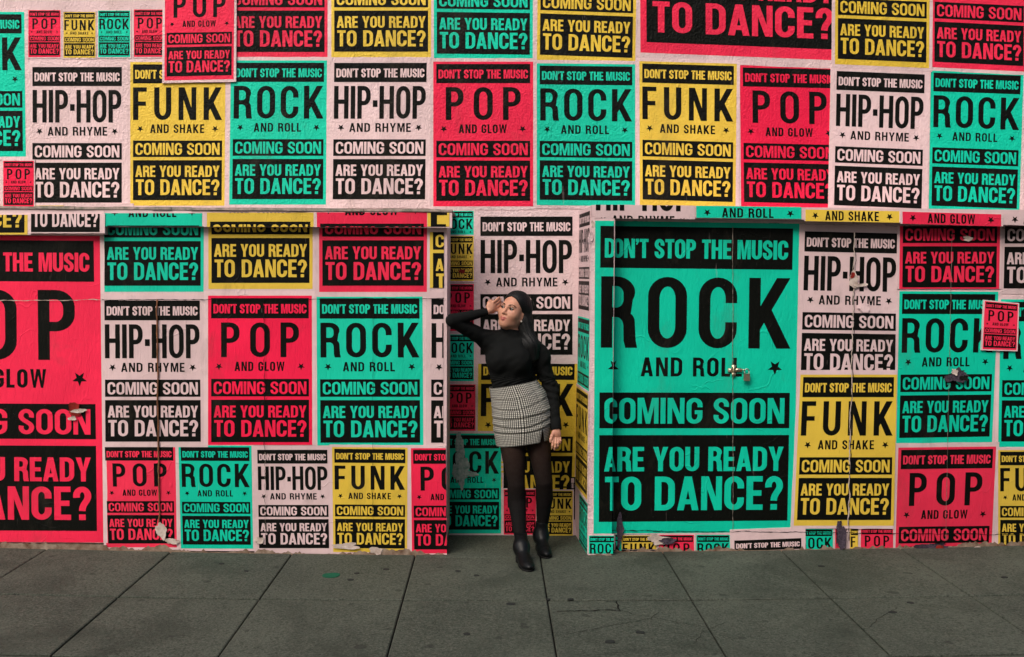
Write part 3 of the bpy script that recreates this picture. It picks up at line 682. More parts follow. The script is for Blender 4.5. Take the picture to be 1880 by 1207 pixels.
     [([(0.5579, 0.475, 1.4455), (0.5929, 0.015, 1.4455), (0.5929, 0.015, 0.7913), (0.5579, 0.475, 0.7913)], (-0.03, 1.03, -0.03, 0.75))]),
    ('F', 'dull yellow Funk poster on the side of the right stall, above the torn black strip', 1,
     [([(0.5568, 0.49, 0.9834), (0.5929, 0.015, 0.9834), (0.5929, 0.015, 0.3247), (0.5568, 0.49, 0.3247)], None)]),
    ('R', 'dark teal poster remnant at the foot of the side of the right stall', 0,
     [([(0.5674, 0.35, 0.2965), (0.5921, 0.025, 0.2965), (0.5921, 0.025, -0.1205), (0.5674, 0.35, -0.1205)], (-0.03, 1.03, -0.03, 0.8))]),
]
for i, (kind, label, lev, pieces) in enumerate(POSTERS): make_poster(i, kind, label, lev, pieces)

# ------------------------------------------------------------------ building wall
b = MB(); b.box(-9, 9, .5, .9, -.3, 6.0)
tag(b.build('building_wall', PM['H', True], loc=(0, .7, 0)), 'pale pink stuccoed building wall behind and above the two boarded stalls', 'wall')
XL = -.284
# unseen tall block added across the street to shade wall foot and right stall
bl = empty('added_shading_block', (12, -20, -.1), 'unseen plain block added across the street, behind the camera, to shade the wall', 'building')
b = MB(); b.box(-11, 45, -32, -17, -.35, 15.0); b.build('wall', M['render_coat'], bl)
b = MB(); b.box(-11.3, 45.3, -32.3, -16.7, 15.0, 15.5); b.build('roof', M['asphalt'], bl)
for fl in range(4):
    for wx in range(14):
        b = MB(); x0 = -9+3.9*wx; z0 = 1.2+3.6*fl; b.box(x0, x0+1.5, -16.995, -16.93, z0, z0+1.9); b.build('window', M['dark_glass'], bl)
# left boarded stall
st = empty('boarded_stall', (-2.2, .25, 0), 'boarded stall left of the woman, with a rusty rod down its front', 'stall', 'boarded stalls against the wall')
b = MB(); b.box(-9, XL, 0, .495, .055, 2.0865); b.build('front_panel', PM['H', False], st)
b = MB(); b.box(-9, XL-.004, .008, .49, -.1, .053); b.build('base_board', M['peeled'], st)
b = MB(); b.box(-2.33, XL+.030, -.05, -.001, 1.993, 2.085); b.build('ledge_board', PM['H', False], st)
b = MB(); b.box(-9, -2.333, -.05, -.001, 1.938, 2.085); b.build('ledge_board', PM['H', False], st)
b = MB()
r = random.Random(5)
xs = [-9, -4] + [-3.2+.115*k for k in range(26)] + [XL+.032]
for k in range(len(xs)-1):
    y = -.058+r.uniform(-.004, .004); z = 2.098+r.uniform(-.002, .002)
    b.box(xs[k], xs[k+1], y, .49, 2.0875+r.uniform(-.0005, .002), z+.006)
b.build('cap_board', M['timber'], st)
def jag_line(x0, z0, x1, z1, w, seed, y, wob=.006, n=60, gaps=0.0):
    r = random.Random(seed); P = []; a = 0
    for k in range(n+1):
        a = a*.7 + r.uniform(-wob, wob); t = k/n
        dx, dz = x1-x0, z1-z0; l = math.hypot(dx, dz); nx, nz = -dz/l, dx/l
        P.append((x0+dx*t+nx*a, z0+dz*t+nz*a, w*r.uniform(.35, 1.25), nx, nz))
    b = MB()
    for k in range(n):
        if r.random() < gaps: continue
        p, q = P[k], P[k+1]
        b.face([(p[0]-p[3]*p[2]/2, y, p[1]-p[4]*p[2]/2), (q[0]-q[3]*q[2]/2, y, q[1]-q[4]*q[2]/2), (q[0]+q[3]*q[2]/2, y-.0008, q[1]+q[4]*q[2]/2), (p[0]+p[3]*p[2]/2, y-.0008, p[1]+p[4]*p[2]/2)])
    return b
b = MB(); r = random.Random(2)
zz = [1.55-.03*k for k in range(49)]
b.tube([(-2.040+r.uniform(-.002, .002)-.001*math.sin(k*.4), -.011, z) for k, z in enumerate(zz)], [r.uniform(.0035, .0062) for _ in zz], 8)
b.build('rusty_rod', M['rust'], st, True)
jag_line(-1.395, 1.56, -1.393, .62, .004, 4, -.0125, .003).build('seam', M['dark_gap'], st)
jag_line(-1.393, .62, -1.39, .10, .003, 5, -.0125, .003).build('seam', M['crease'], st)
jag_line(-2.37, 1.544, -.30, 1.566, .005, 6, -.0125, .002, n=120).build('seam', M['dark_gap'], st)
jag_line(-3.4, 1.535, -2.37, 1.544, .005, 8, -.0125, .002, n=60).build('seam', M['torn_white'], st)
jag_line(-.73, 1.55, -.735, .15, .0025, 9, -.0125, .003).build('seam', M['dark_gap'], st)
def ragged_edge(x0, x1, y, zt, hmax, seed, par, mat):
    """peeled lower rim: worn board and paper fibres where the posters end"""
    r = random.Random(seed); b = MB(); n = int((x1-x0)/.012); a = 0; P = []
    for k in range(n+1):
        x = x0+(x1-x0)*k/n; a = a*.86+r.uniform(-.0075, .0075)
        P.append((x, gz(x)+zt+max(.004, hmax*.5+a*1.6+(r.uniform(0, .018) if r.random() < .08 else 0))))
    for k in range(n):
        (xa, za), (xb, zb) = P[k], P[k+1]
        b.face([(xa, y, gz(xa)-.02), (xb, y, gz(xb)-.02), (xb, y-.0015, zb), (xa, y-.0015, za)])
    b.build('peeled_rim', mat, par)
ragged_edge(-3.3, -2.36, -.0075, .008, .036, 1, st, M['peeled'])
ragged_edge(-2.36, XL+.001, -.0078, .0, .026, 2, st, M['peeled'])
# right boarded stall
st2 = empty('boarded_stall', (2.2, .25, 0), 'boarded stall right of the woman, with a padlocked door and splayed side', 'stall', 'boarded stalls against the wall')
b = MB(); b.prism([(.594, 0, -.1), (.737, 0, -.1), (.737, .495, -.1), (.556, .495, -.1)], (0, 0, 2.066+.1)); b.build('pillar', PM['H', True], st2)
b = MB()
b.prism([(.594, .001, 2.068), (9, .001, 2.02), (9, .001, 2.11), (.594, .001, 2.14)], (0, .494, 0))
b.build('beam', PM['H', False], st2)
edges = [.739, 1.489, 2.223, 2.842, 3.6, 9]
for k in range(len(edges)-1):
    b = MB(); b.box(edges[k]+.002, edges[k+1]-.002, .08, .12, -.005+.002*k, 2.08)
    b.build('door', PM['H', False], st2)
b = MB(); b.box(.74, 9, .13, .49, -.1, 2.06); b.build('inner_panel', M['dark_gap'], st2)
jag_line(1.474, 2.02, 1.507, .12, .0035, 12, .0715, .0015, n=90).build('seam', M['crease'], st2)
jag_line(2.230, 1.99, 2.230, .06, .006, 14, .0672, .004, n=110).build('seam', M['torn_white'], st2)
jag_line(2.236, 1.99, 2.236, .06, .004, 15, .0672, .004, n=110).build('seam', M['dark_gap'], st2)
jag_line(2.838, 2.01, 2.850, .06, .0025, 16, .0705, .0015, n=80).build('seam', M['crease'], st2)
jag_line(.748, .12, 3.5, .10, .005, 17, .0705, .003, n=160).build('seam', M['dark_gap'], st2)
jag_line(.76, 2.045, 3.4, 2.02, .008, 18, .0775, .003, n=160).build('seam', M['crease'], st2)
ragged_edge(.742, 3.4, .0705, .0, .022, 3, st2, M['peeled'])
ragged_edge(.596, .736, -.0078, .0, .014, 4, st2, M['peeled'])
# hasp and padlock on the big teal poster
def hasp(x, z, y, par, m):
    b = MB()
    b.box(x-.034, x-.002, y-.006, y, z-.012, z+.012); b.box(x+.003, x+.052, y-.006, y, z-.009, z+.013)
    b.tube([(x, y-.006, z-.040), (x, y-.006, z+.036)], .0055, 8)
    b.box(x-.013, x+.013, y-.010, y-.003, z+.008, z+.034); b.box(x-.010, x+.012, y-.010, y-.003, z-.036, z-.014)
    b.tube([(x+.045, y-.004, z+.004), (x+.058, y-.022, z+.006), (x+.066, y-.022, z+.004), (x+.066, y-.006, z-.004)], .0035, 8)
    for sx, sz in ((-.028, .006), (-.028, -.006), (.018, .002)): b.tube([(x+sx, y-.010, z+sz), (x+sx, y-.004, z+sz)], .003, 8)
    b.build('hasp', m, par, True)
hasp(1.493, 1.128, .073, st2, M['brass'])
pl = empty('padlock', (1.572, .055, 1.095), 'small brass padlock hanging from the hasp on the big teal Rock poster', 'padlock')
b = MB(); c = (1.572, .055, 1.085)
pts = [(-.017, -.020), (.017, -.020), (.018, -.016), (.018, .018), (.015, .024), (-.015, .024), (-.018, .018), (-.018, -.016)]
b.prism([(c[0]+x, c[1]-.009, c[2]+z) for x, z in pts], (0, .018, 0)); o = b.build('body', M['brass'], pl)
b = MB(); b.tube([(c[0]+.014*math.cos(R_(a)), c[1], c[2]+.038+.016*math.sin(R_(a))) for a in range(0, 181, 20)][::-1] , .0035, 8)
b.tube([(c[0]-.014, c[1], c[2]+.022), (c[0]-.014, c[1], c[2]+.038)], .0035, 8); b.tube([(c[0]+.014, c[1], c[2]+.022), (c[0]+.014, c[1], c[2]+.038)], .0035, 8)
b.build('shackle', M['steel'], pl, True)

# ------------------------------------------------------------------ torn scraps, smears
def scrap(x, y, z, w, h, seed, mat, label, n=26, irr=.55, lift=.006, parent=None, name='torn_paper', cat='torn paper'):
    r = random.Random(seed); P = []; n = 44
    hm = [(q, r.uniform(0, 6.28), irr*r.uniform(.25, .75)/q**.75) for q in (1, 2, 3, 5, 7, 11)]
    for k in range(n):
        t = 2*math.pi*k/n; f = max(.25, 1+sum(a*math.sin(q*t+ph) for q, ph, a in hm)+r.uniform(-.10, .10)*irr)
        P.append(Vector((x+w/2*math.cos(t)*f, y, z+h/2*math.sin(t)*f)))
    if mat is M['torn_white']: P = [Vector((x, y, z)).lerp(p, .78) for p in P]; lift = min(lift, .004)
    b = MB(); c = Vector((x, y, z)); ring = []
    for p in P:
        m = c.lerp(p, .6); m.y = y-lift*.3; p.y = y-lift*(.5+.5*math.sin(3*len(ring)*6.28/n+seed)); ring.append(m)
    ctr = Vector((x, y-lift*.2, z)); i = len(b.v)
    for k in range(n):
        j = (k+1) % n
        b.face([ctr, ring[k], ring[j]]); b.face([ring[k], P[k], P[j], ring[j]])
    loc = None if parent else (x, y, z)
    o = b.build(name, mat, parent, False, loc)
    if not parent: tag(o, label, cat)
    return o
scrap(-2.555, -.012, .868, .075, .075, 1, M['torn_red'], 'ragged red tear in the word Soon on the huge red Pop poster')
scrap(-2.515, -.016, .865, .10, .035, 2, M['torn_white'], 'white paper flap beside the red tear on the huge red Pop poster')
scrap(-2.56, -.015, .825, .05, .04, 41, M['torn_white'], 'small white paper flap under the red tear on the huge red poster')
scrap(-2.035, -.016, .135, .075, .13, 3, M['torn_white'], 'white torn paper at the foot of the rusty rod')
scrap(-1.96, -.012, .065, .10, .05, 31, M['torn_white'], 'pale torn edge under the red Pop poster by the rusty rod')
scrap(-1.335-.1, -.012, .075, .07, .06, 4, M['torn_white'], 'pale torn chip at the foot of the bottom row teal Rock poster')
scrap(-.88, -.013, .045, .22, .045, 5, M['torn_white'], 'curled white paper edge under the yellow Funk poster of the bottom row')
scrap(-.70, -.013, .01, .10, .055, 6, M['torn_white'], 'hanging white paper scrap left of the recess at the stall foot')
scrap(2.225, .066, 1.70, .075, .13, 7, M['torn_white'], 'pale torn patch on the word Hip-Hop at the door seam', lift=.004)
scrap(2.215, .064, 1.722, .025, .04, 8, M['torn_red'], 'orange red scrap in the torn patch on the pink Hip-Hop poster', lift=.004)
scrap(2.27, .064, 1.665, .10, .03, 9, M['torn_white'], 'white curled strip below the torn patch on the pink Hip-Hop poster')
scrap(2.30, .068, 1.53, .075, .055, 10, PM['H', False], 'pale patch covering a letter of Rhyme beside the door seam', lift=.002)
scrap(2.885, .062, 1.115, .125, .075, 11, M['torn_purple'], 'dark shredded latch patch on the right teal Rock poster', irr=.8)
scrap(2.87, .056, 1.135, .06, .04, 12, M['torn_white'], 'grey shred on top of the dark latch patch', irr=.8)
scrap(2.935, .058, 1.09, .05, .04, 42, M['dark_gap'], 'black hole at the right end of the dark latch patch', irr=.6)
scrap(2.925, .062, 1.955, .085, .035, 13, M['torn_white'], 'white paper flap torn across the word Soon below the ledge')
scrap(1.04, .067, .055, .22, .065, 14, M['torn_white'], 'white torn paper over the small yellow Funk by the pavement')
scrap(1.10, .062, .055, .10, .04, 15, M['torn_purple'], 'purple scrap on white torn paper by the small yellow Funk')
scrap(2.175, .062, .115, .055, .19, 16, M['torn_purple'], 'tall purple shred on the small crumpled red Pop by the pavement', irr=.6, lift=.012)
scrap(2.77, .062, .035, .20, .045, 17, M['torn_purple'], 'dark shredded strip along the foot of the right red Pop poster', irr=.7, lift=.012)
scrap(2.80, .052, .01, .06, .05, 18, M['torn_red'], 'red scrap hanging at the foot of the right red Pop poster')
scrap(3.06, .055, .015, .09, .035, 19, M['torn_white'], 'white scrap at the foot of the stall near the right edge')
scrap(.80, .066, .10, .05, .15, 20, M['torn_purple'], 'dark ragged tear through the small teal Rock at the pillar foot', irr=.7, lift=.004)
scrap(.60, .0, 2.02, .03, .05, 21, M['torn_white'], 'pale chip at the upper corner of the pillar')
scrap(.588, -.004, 1.935, .03, .07, 22, PM['H', True], 'pale paper chip on the pillar edge beside the side Hip-Hop poster')
par = posters['teal Rock poster smeared with white paste at the lower left of the recess']
for k, (x, z, w, h) in enumerate(((-.222, .615, .055, .13), (-.225, .49, .05, .22), (-.19, .425, .085, .13), (-.135, .40, .09, .035), (-.205, .345, .04, .12), (-.24, .40, .05, .16))):
    scrap(x, .4945-.0008*k, z, w, h, 50+k, M['paste'], '', parent=par, name='paste_smear', lift=.001, irr=.5)
par = posters['small yellow Funk poster with a red blot in the narrow recess column']
scrap(-.215, .487, 1.735, .035, .03, 60, M['torn_red'], '', parent=par, name='red_blot', lift=.001)
# black strip with vertical lettering at the foot of the recess corner
b = MB(); C = [Vector((.553, .4955, .10)), Vector((.553, .4955, .38)), Vector((.515, .4955, .38)), Vector((.515, .4955, .10))]
# reads from bottom to top: u runs up, v runs right
C = [Vector((.512, .496, .09)), Vector((.512, .496, .375)), Vector((.549, .496, .375)), Vector((.549, .496, .09))]
fn = lambda u, v, d: (C[0]*(1-u)+C[1]*u)*(1-v)+(C[3]*(1-u)+C[2]*u)*v+Vector((0, -d, 0))
b.prism([fn(0, 0, .001), fn(1, 0, .001), fn(1, 1, .001), fn(0, 1, .001)], (0, .003, 0), 0)
for t in text_tris("DON'T ST", .05, .97, .25, .78, .2, .18, .08, 3): b.face([fn(p[0], p[1], .0015) for p in t], 1)
o = mesh_obj('paper_strip', b.v, b.f, [PM['K', True], PM['H', True]], None, b.m, False, (.53, .496, .23))
tag(o, 'narrow black paper strip lettered upwards in the corner of the recess', 'paper strip')
# ------------------------------------------------------------------ the woman: signed distance shapes meshed with surface nets
def rotm(ax, a):
    c, s = math.cos(a), math.sin(a)
    return {'x': np.array([[1, 0, 0], [0, c, -s], [0, s, c]]), 'y': np.array([[c, 0, s], [0, 1, 0], [-s, 0, c]]), 'z': np.array([[c, -s, 0], [s, c, 0], [0, 0, 1]])}[ax]
def cap(a, b, ra, rb, k=.02):
    a, b = np.array(a, float), np.array(b, float); d = b-a; L2 = max(d@d, 1e-9)
    def f(p):
        t = np.clip((p-a)@d/L2, 0, 1)
        return np.linalg.norm(p-(a+t[:, None]*d), axis=1)-(ra+(rb-ra)*t)
    m = max(ra, rb); return f, k, np.minimum(a, b)-m, np.maximum(a, b)+m
def ell(c, r, k=.02, Rm=None):
    c, r = np.array(c, float), np.array(r, float)
    def f(p):
        q = p-c
        if Rm is not None: q = q@Rm
        k0 = np.linalg.norm(q/r, axis=1); k1 = np.linalg.norm(q/(r*r), axis=1)
        return k0*(k0-1)/np.maximum(k1, 1e-6)
    m = r.max(); return f, k, c-m, c+m
def cut(prim, pt, nrm):
    """keep the side where (p-pt).nrm < 0"""
    f, k, lo, hi = prim; pt = np.array(pt, float); n = np.array(nrm, float); n = n/np.linalg.norm(n)
    return (lambda p: np.maximum(f(p), (p-pt)@n)), k, lo, hi
def xform(prims, Rm, o):
    """prims given in a local frame -> world"""
    out = []
    for f, k, lo, hi in prims:
        c = (lo+hi)/2; rad = np.linalg.norm(hi-lo)/2; cw = Rm@c+o
        out.append(((lambda p, f=f: f((p-o)@Rm)), k, cw-rad, cw+rad))
    return out
def smin(a, b, k):
    h = np.maximum(k-np.abs(a-b), 0)/k
    return np.minimum(a, b)-h*h*k*.25
def union(prims, far=.09):
    def f(p):
        d = np.full(len(p), 1.0)
        for g, k, lo, hi in prims:
            m = np.all((p > lo-far) & (p < hi+far), axis=1)
            if not m.any(): continue
            d[m] = smin(d[m], g(p[m]), k)
        return d
    return f
def surf(f, lo, hi, h, refine=2):
    lo, hi = np.array(lo, float), np.array(hi, float); B = 8
    nb = np.ceil((hi-lo)/(h*B)).astype(int); N = nb*B+1
    g = np.full(N, .5, np.float32)
    I = np.stack(np.meshgrid(*[np.arange(n) for n in nb], indexing='ij'), -1).reshape(-1, 3)
    d = f(lo+(I*B+B/2)*h)
    act = np.abs(d) < B*h*1.35
    for i, dd in zip(I[~act], d[~act]):
        if dd < 0: g[i[0]*B:i[0]*B+B+1, i[1]*B:i[1]*B+B+1, i[2]*B:i[2]*B+B+1] = -.5
    q = np.stack(np.meshgrid(*[np.arange(B+1)]*3, indexing='ij'), -1).reshape(-1, 3)
    A = I[act]
    for s in range(0, len(A), 400):
        ch = A[s:s+400]; idx = (ch[:, None]*B+q[None]).reshape(-1, 3)
        g[idx[:, 0], idx[:, 1], idx[:, 2]] = f(lo+idx*h)
    s = g < 0
    # cells with a sign change get one vertex
    c = np.zeros(tuple(N-1), np.int8)
    for dx in (0, 1):
        for dy in (0, 1):
            for dz in (0, 1): c += s[dx:N[0]-1+dx, dy:N[1]-1+dy, dz:N[2]-1+dz]
    cell = np.argwhere((c > 0) & (c < 8)); ids = np.full(tuple(N-1), -1, np.int64); ids[tuple(cell.T)] = np.arange(len(cell))
    acc = np.zeros((len(cell), 3)); cnt = np.zeros(len(cell))
    co = [(0, 0, 0), (1, 0, 0), (0, 1, 0), (1, 1, 0), (0, 0, 1), (1, 0, 1), (0, 1, 1), (1, 1, 1)]
    for a in range(8):
        for b2 in range(a+1, 8):
            if sum(abs(co[a][i]-co[b2][i]) for i in range(3)) != 1: continue
            A1, B1 = cell+co[a], cell+co[b2]; ga, gb = g[tuple(A1.T)], g[tuple(B1.T)]; m = (ga < 0) != (gb < 0)
            t = ga[m]/(ga[m]-gb[m]); acc[m] += A1[m]+(B1[m]-A1[m])*t[:, None]; cnt[m] += 1
    V = lo+acc/cnt[:, None]*h
    for it in range(refine):
        e = h*.4; d0 = f(V); gr = np.stack([f(V+np.eye(3)[i]*e)-d0 for i in range(3)], 1)/e
        V = V-np.clip(d0, -h, h)[:, None]*gr/np.maximum((gr*gr).sum(1), .3)[:, None]
    F = []
    for ax in range(3):
        sl0 = [slice(None)]*3; sl1 = [slice(None)]*3; sl0[ax] = slice(0, -1); sl1[ax] = slice(1, None)
        ed = np.argwhere(s[tuple(sl0)] != s[tuple(sl1)])
        o1, o2 = [(1, 2), (2, 0), (0, 1)][ax]
        ed = ed[(ed[:, o1] > 0) & (ed[:, o2] > 0) & (ed[:, o1] < N[o1]-1) & (ed[:, o2] < N[o2]-1)]
        inside = s[tuple(ed.T)]
        def cid(a, b2):
            e2 = ed.copy(); e2[:, o1] += a; e2[:, o2] += b2; return ids[tuple(e2.T)]
        Q = np.stack([cid(-1, -1), cid(0, -1), cid(0, 0), cid(-1, 0)], 1); Q[~inside] = Q[~inside][:, ::-1]
        F.append(Q)
    return V, np.concatenate(F)
def np_obj(name, V, F, mats, parent, mi=None):
    me = bpy.data.meshes.new(name); org = Vector(parent.location) if parent else Vector()
    V = V-np.array(org)
    me.vertices.add(len(V)); me.vertices.foreach_set('co', V.astype(np.float32).ravel())
    k = F.shape[1]; me.loops.add(F.size); me.loops.foreach_set('vertex_index', F.ravel().astype(np.int32))
    me.polygons.add(len(F)); me.polygons.foreach_set('loop_start', np.arange(0, F.size, k, dtype=np.int32)); me.polygons.foreach_set('loop_total', np.full(len(F), k, np.int32))
    for m in (mats if isinstance(mats, list) else [mats]): me.materials.append(m)
    if mi is not None: me.polygons.foreach_set('material_index', mi.astype(np.int32))
    me.polygons.foreach_set('use_smooth', np.ones(len(F), bool)); me.update(calc_edges=True); me.validate()
    o = bpy.data.objects.new(name, me); COL.objects.link(o); o.parent = parent
    return o

# materials of the figure
def skin_mat():
    k = NT('skin'); f = k.ramp(k.noise(28.0, 3.0), 0.35, 0.7)
    c = k.mix(f, (0.56, 0.285, 0.188, 1), (0.47, 0.212, 0.142, 1)); a = k.n('ShaderNodeAttribute'); a.attribute_name = 'lip'; c = k.mix(a.outputs['Fac'], c, (.36, .095, .085, 1))
    a = k.n('ShaderNodeAttribute'); a.attribute_name = 'eyeshadow'; c = k.mix(k.math('MULTIPLY', a.outputs['Fac'], .6), c, (.17, .075, .055, 1)); k.l(c, k.b.inputs['Base Color'])
    k.b.inputs['Roughness'].default_value = .48; k.b.inputs['Specular IOR Level'].default_value = .35
    k.b.inputs['Subsurface Weight'].default_value = .12; k.b.inputs['Subsurface Radius'].default_value = (.012, .005, .003); k.b.inputs['Subsurface Scale'].default_value = .5
    return k.m
def cloth(name, col, rough, bsc, bst, spec=.2, sheen=0.0, stretch=None):
    k = NT(name); k.b.inputs['Base Color'].default_value = col + (1,); k.b.inputs['Roughness'].default_value = rough
    k.b.inputs['Specular IOR Level'].default_value = spec; k.b.inputs['Sheen Weight'].default_value = sheen
    nm = k.bump(k.noise(bsc, 3.0, .6, stretch), bst, .006); k.l(nm, k.b.inputs['Normal']); return k.m
M['skin'] = skin_mat()
M['lips'] = cloth('lips', (.40, .115, .10), .4, 300, .1, .4)
M['sweater'] = cloth('black_jersey', (.0050, .0056, .0056), .9, 22, .30, .15, .0, (1, 1, 1.6))
M['hair'] = cloth('black_hair', (.0042, .0045, .0048), .5, 60, .5, .25, 0, (3, 3, .25))
M['brow'] = cloth('brow_hair', (.012, .008, .007), .7, 200, .3)
M['leather'] = cloth('black_leather', (.0035, .0040, .0046), .42, 38, .18, .22)
M['sole'] = cloth('black_rubber', (.008, .008, .008), .8, 60, .2)
M['eye_white'] = cloth('eye_white', (.50, .44, .40), .25, 50, .0, .5)
M['iris'] = cloth('dark_iris', (.016, .010, .007), .15, 50, .0, .5)
M['pearl'] = cloth('earring_pearl', (.80, .70, .60), .25, 50, .0, .6)
def tights_mat():
    k = NT('sheer_black_tights'); k.b.inputs['Base Color'].default_value = (.0055, .0052, .0052, 1); k.b.inputs['Roughness'].default_value = .8
    k.b.inputs['Specular IOR Level'].default_value = .1
    z = k.n('ShaderNodeSeparateXYZ'); k.l(k.pos(), z.inputs[0])
    sh = k.ramp(z.outputs[2], .26, .68, .97, .78)                # the knit is stretched thinner over the thighs
    k.l(sh, k.b.inputs['Alpha']); return k.m
M['tights'] = tights_mat()
def skirt_mat():
    k = NT('houndstooth_wool'); uv = k.n('ShaderNodeUVMap'); uv.uv_map = 'weave'
    s = k.n('ShaderNodeSeparateXYZ'); k.l(uv.outputs[0], s.inputs[0]); P = .0098
    fx = k.math('FRACT', k.math('DIVIDE', s.outputs[0], P), 0); fy = k.math('FRACT', k.math('DIVIDE', s.outputs[1], P), 0)
    bx = k.math('GREATER_THAN', fx, .5); by = k.math('GREATER_THAN', fy, .5)
    v = k.math('MULTIPLY', k.math('GREATER_THAN', fx, .42), k.math('ADD', k.math('MULTIPLY', by, .62), .38))
    c = k.mix(v, (.012, .012, .012, 1), (.56, .54, .48, 1)); k.l(c, k.b.inputs['Base Color'])
    k.b.inputs['Roughness'].default_value = .85; k.b.inputs['Specular IOR Level'].default_value = .15
    k.l(k.bump(k.noise(300, 2), .3, .002), k.b.inputs['Normal']); return k.m
M['skirt'] = skirt_mat()

GZ = gz(.2)
person = empty('person', (.22, -.05, GZ), 'woman in black turtleneck and houndstooth skirt leaning in the recess, hand to her brow', 'person')
# head frame: x to her left, y backward, z up
HO = np.array([.126, .115, 1.4925]); HR = rotm('y', R_(13))@rotm('z', R_(-33))@rotm('x', R_(-4))
HS = 1.0
hw = lambda p: HR@(np.array(p, float)*HS)+HO
Wp = lambda *a: np.array(a, float)
head = [ell((0, .022, .038), (.071, .089, .078), .03), ell((0, -.030, -.016), (.0660, .060, .088), .03), ell((0, -.018, -.084), (.046, .046, .030), .03),
        cap((-.049, .003, -.050), (-.014, -.062, -.094), .021, .018, .04), cap((.049, .003, -.050), (.014, -.062, -.094), .021, .018, .04),
        ell((0, -.070, -.100), (.019, .017, .015), .025),
        ell((-.038, -.058, -.032), (.026, .026, .026), .03), ell((.038, -.058, -.032), (.026, .026, .026), .03),
        cap((-.030, -.079, .017), (.030, -.079, .017), .011, .011, .025), ell((0, -.068, -.062), (.027, .025, .026), .03),
        cap((0, -.086, .006), (0, -.108, -.031), .0065, .0088, .012), ell((-.0105, -.097, -.036), (.0072, .0085, .006), .008), ell((.0105, -.097, -.036), (.0072, .0085, .006), .008),
        cap((-.020, -.087, -.0645), (-.003, -.0980, -.0600), .003, .0056, .005), cap((.020, -.087, -.0645), (.003, -.0980, -.0600), .003, .0056, .005),
        cap((-.014, -.0885, -.0700), (0, -.0980, -.0730), .0036, .0070, .005), cap((.014, -.0885, -.0700), (0, -.0980, -.0730), .0036, .0070, .005)]
for sx in (-1, 1):
    head += [ell((sx*.073, .012, -.012), (.008, .021, .031), .010, rotm('z', sx*R_(-22))), ell((sx*.070, .004, -.040), (.007, .008, .010), .008)]
sock = [ell((sx*.031, -.097, .000), (.017, .016, .0105), .01) for sx in (-1, 1)]
lids = [cut(ell((sx*.031, -.0755, -.001), (.0150, .0145, .0135), .003), (0, 0, .0028), (0, -.25, -1)) for sx in (-1, 1)] + \
       [cut(ell((sx*.031, -.0755, -.001), (.0146, .0141, .0130), .003), (0, 0, -.0058), (0, -.1, 1)) for sx in (-1, 1)]
def head_local(p):
    q = ((p-HO)@HR)/HS
    d = union(head)(q)
    for f, k, lo, hi in sock: 
        e = -f(q); h = np.maximum(.012-np.abs(d-e), 0)/.012; d = np.maximum(d, e)+h*h*.012*.25
    for f, k, lo, hi in lids: d = smin(d, f(q), .004)
    return d*HS
headp = (head_local, .03, HO-.16, HO+.16)
neck = [cap(hw((0, .030, -.055)), (.119, .135, 1.335), .046, .048, .04), cap(hw((0, .0, -.08)), (.113, .110, 1.335), .038, .038, .04)]
torso = lambda g: [ell((.102, .115, 1.195), (.145+g, .098+g, .135+g), .06), ell((.118, .13, 1.262), (.130+g, .080+g, .068+g), .06),
         ell((.118, .112, 1.06), (.126+g, .088+g, .13+g), .06), ell((.180, .122, .86), (.160+g, .112+g, .14+g), .06),
         ell((.040, .040, 1.185), (.058+g, .054+g, .060+g), .06), ell((.160, .034, 1.183), (.058+g, .054+g, .060+g), .06),
         cap((.119, .14, 1.335), (-.01, .13, 1.300), .044+g, .052+g, .05), cap((.119, .14, 1.335), (.240, .145, 1.266), .044+g, .048+g, .05)]
SHL, ELL, WRL = (-.022, .125, 1.296), (-.250, -.016, 1.433), (-.035, .036, 1.487)
SHR, ELR, WRR = (.276, .140, 1.226), (.362, .150, 1.005), (.392, .045, .765)
armL = lambda g: [cap(SHL, ELL, .051+g, .034+g, .05), cap(ELL, WRL, .034+g, .017+g, .008)]
armR = lambda g: [cap(SHR, ELR, .050+g, .036+g, .05), cap(ELR, WRR, .036+g, .024+g, .025)]
def chain(pts, r0, r1, k=.006):
    n = len(pts)-1; return [cap(pts[i], pts[i+1], r0+(r1-r0)*i/n, r0+(r1-r0)*(i+1)/n, k) for i in range(n)]
# her left hand hangs beside the hip, fingers curled a little
hq = lambda x, y, z: np.array(WRR)+(np.array((x, y, z))-np.array((.392, .045, .765)))*np.array((.84, .84, .90))
handR = [cap(WRR, hq(.392, .036, .735), .019, .021, .02), ell(hq(.393, .030, .722), (.0275, .0145, .033), .02)]
handR += chain([hq(.371, .016, .703), hq(.366, -.004, .678), hq(.362, -.010, .656), hq(.360, -.006, .638)], .0082, .0062, .004)
handR += chain([hq(.388, .014, .697), hq(.386, -.006, .668), hq(.382, -.008, .645), hq(.378, .000, .626)], .0084, .0062, .004)
handR += chain([hq(.405, .018, .697), hq(.405, .000, .672), hq(.401, .000, .650), hq(.396, .010, .634)], .0080, .0060, .004)
handR += chain([hq(.420, .026, .702), hq(.422, .012, .684), hq(.419, .014, .668), hq(.413, .022, .656)], .0072, .0056, .004)
handR += chain([hq(.372, .026, .742), hq(.357, .006, .716), hq(.350, -.004, .696), hq(.348, -.006, .680)], .0105, .0070, .008)
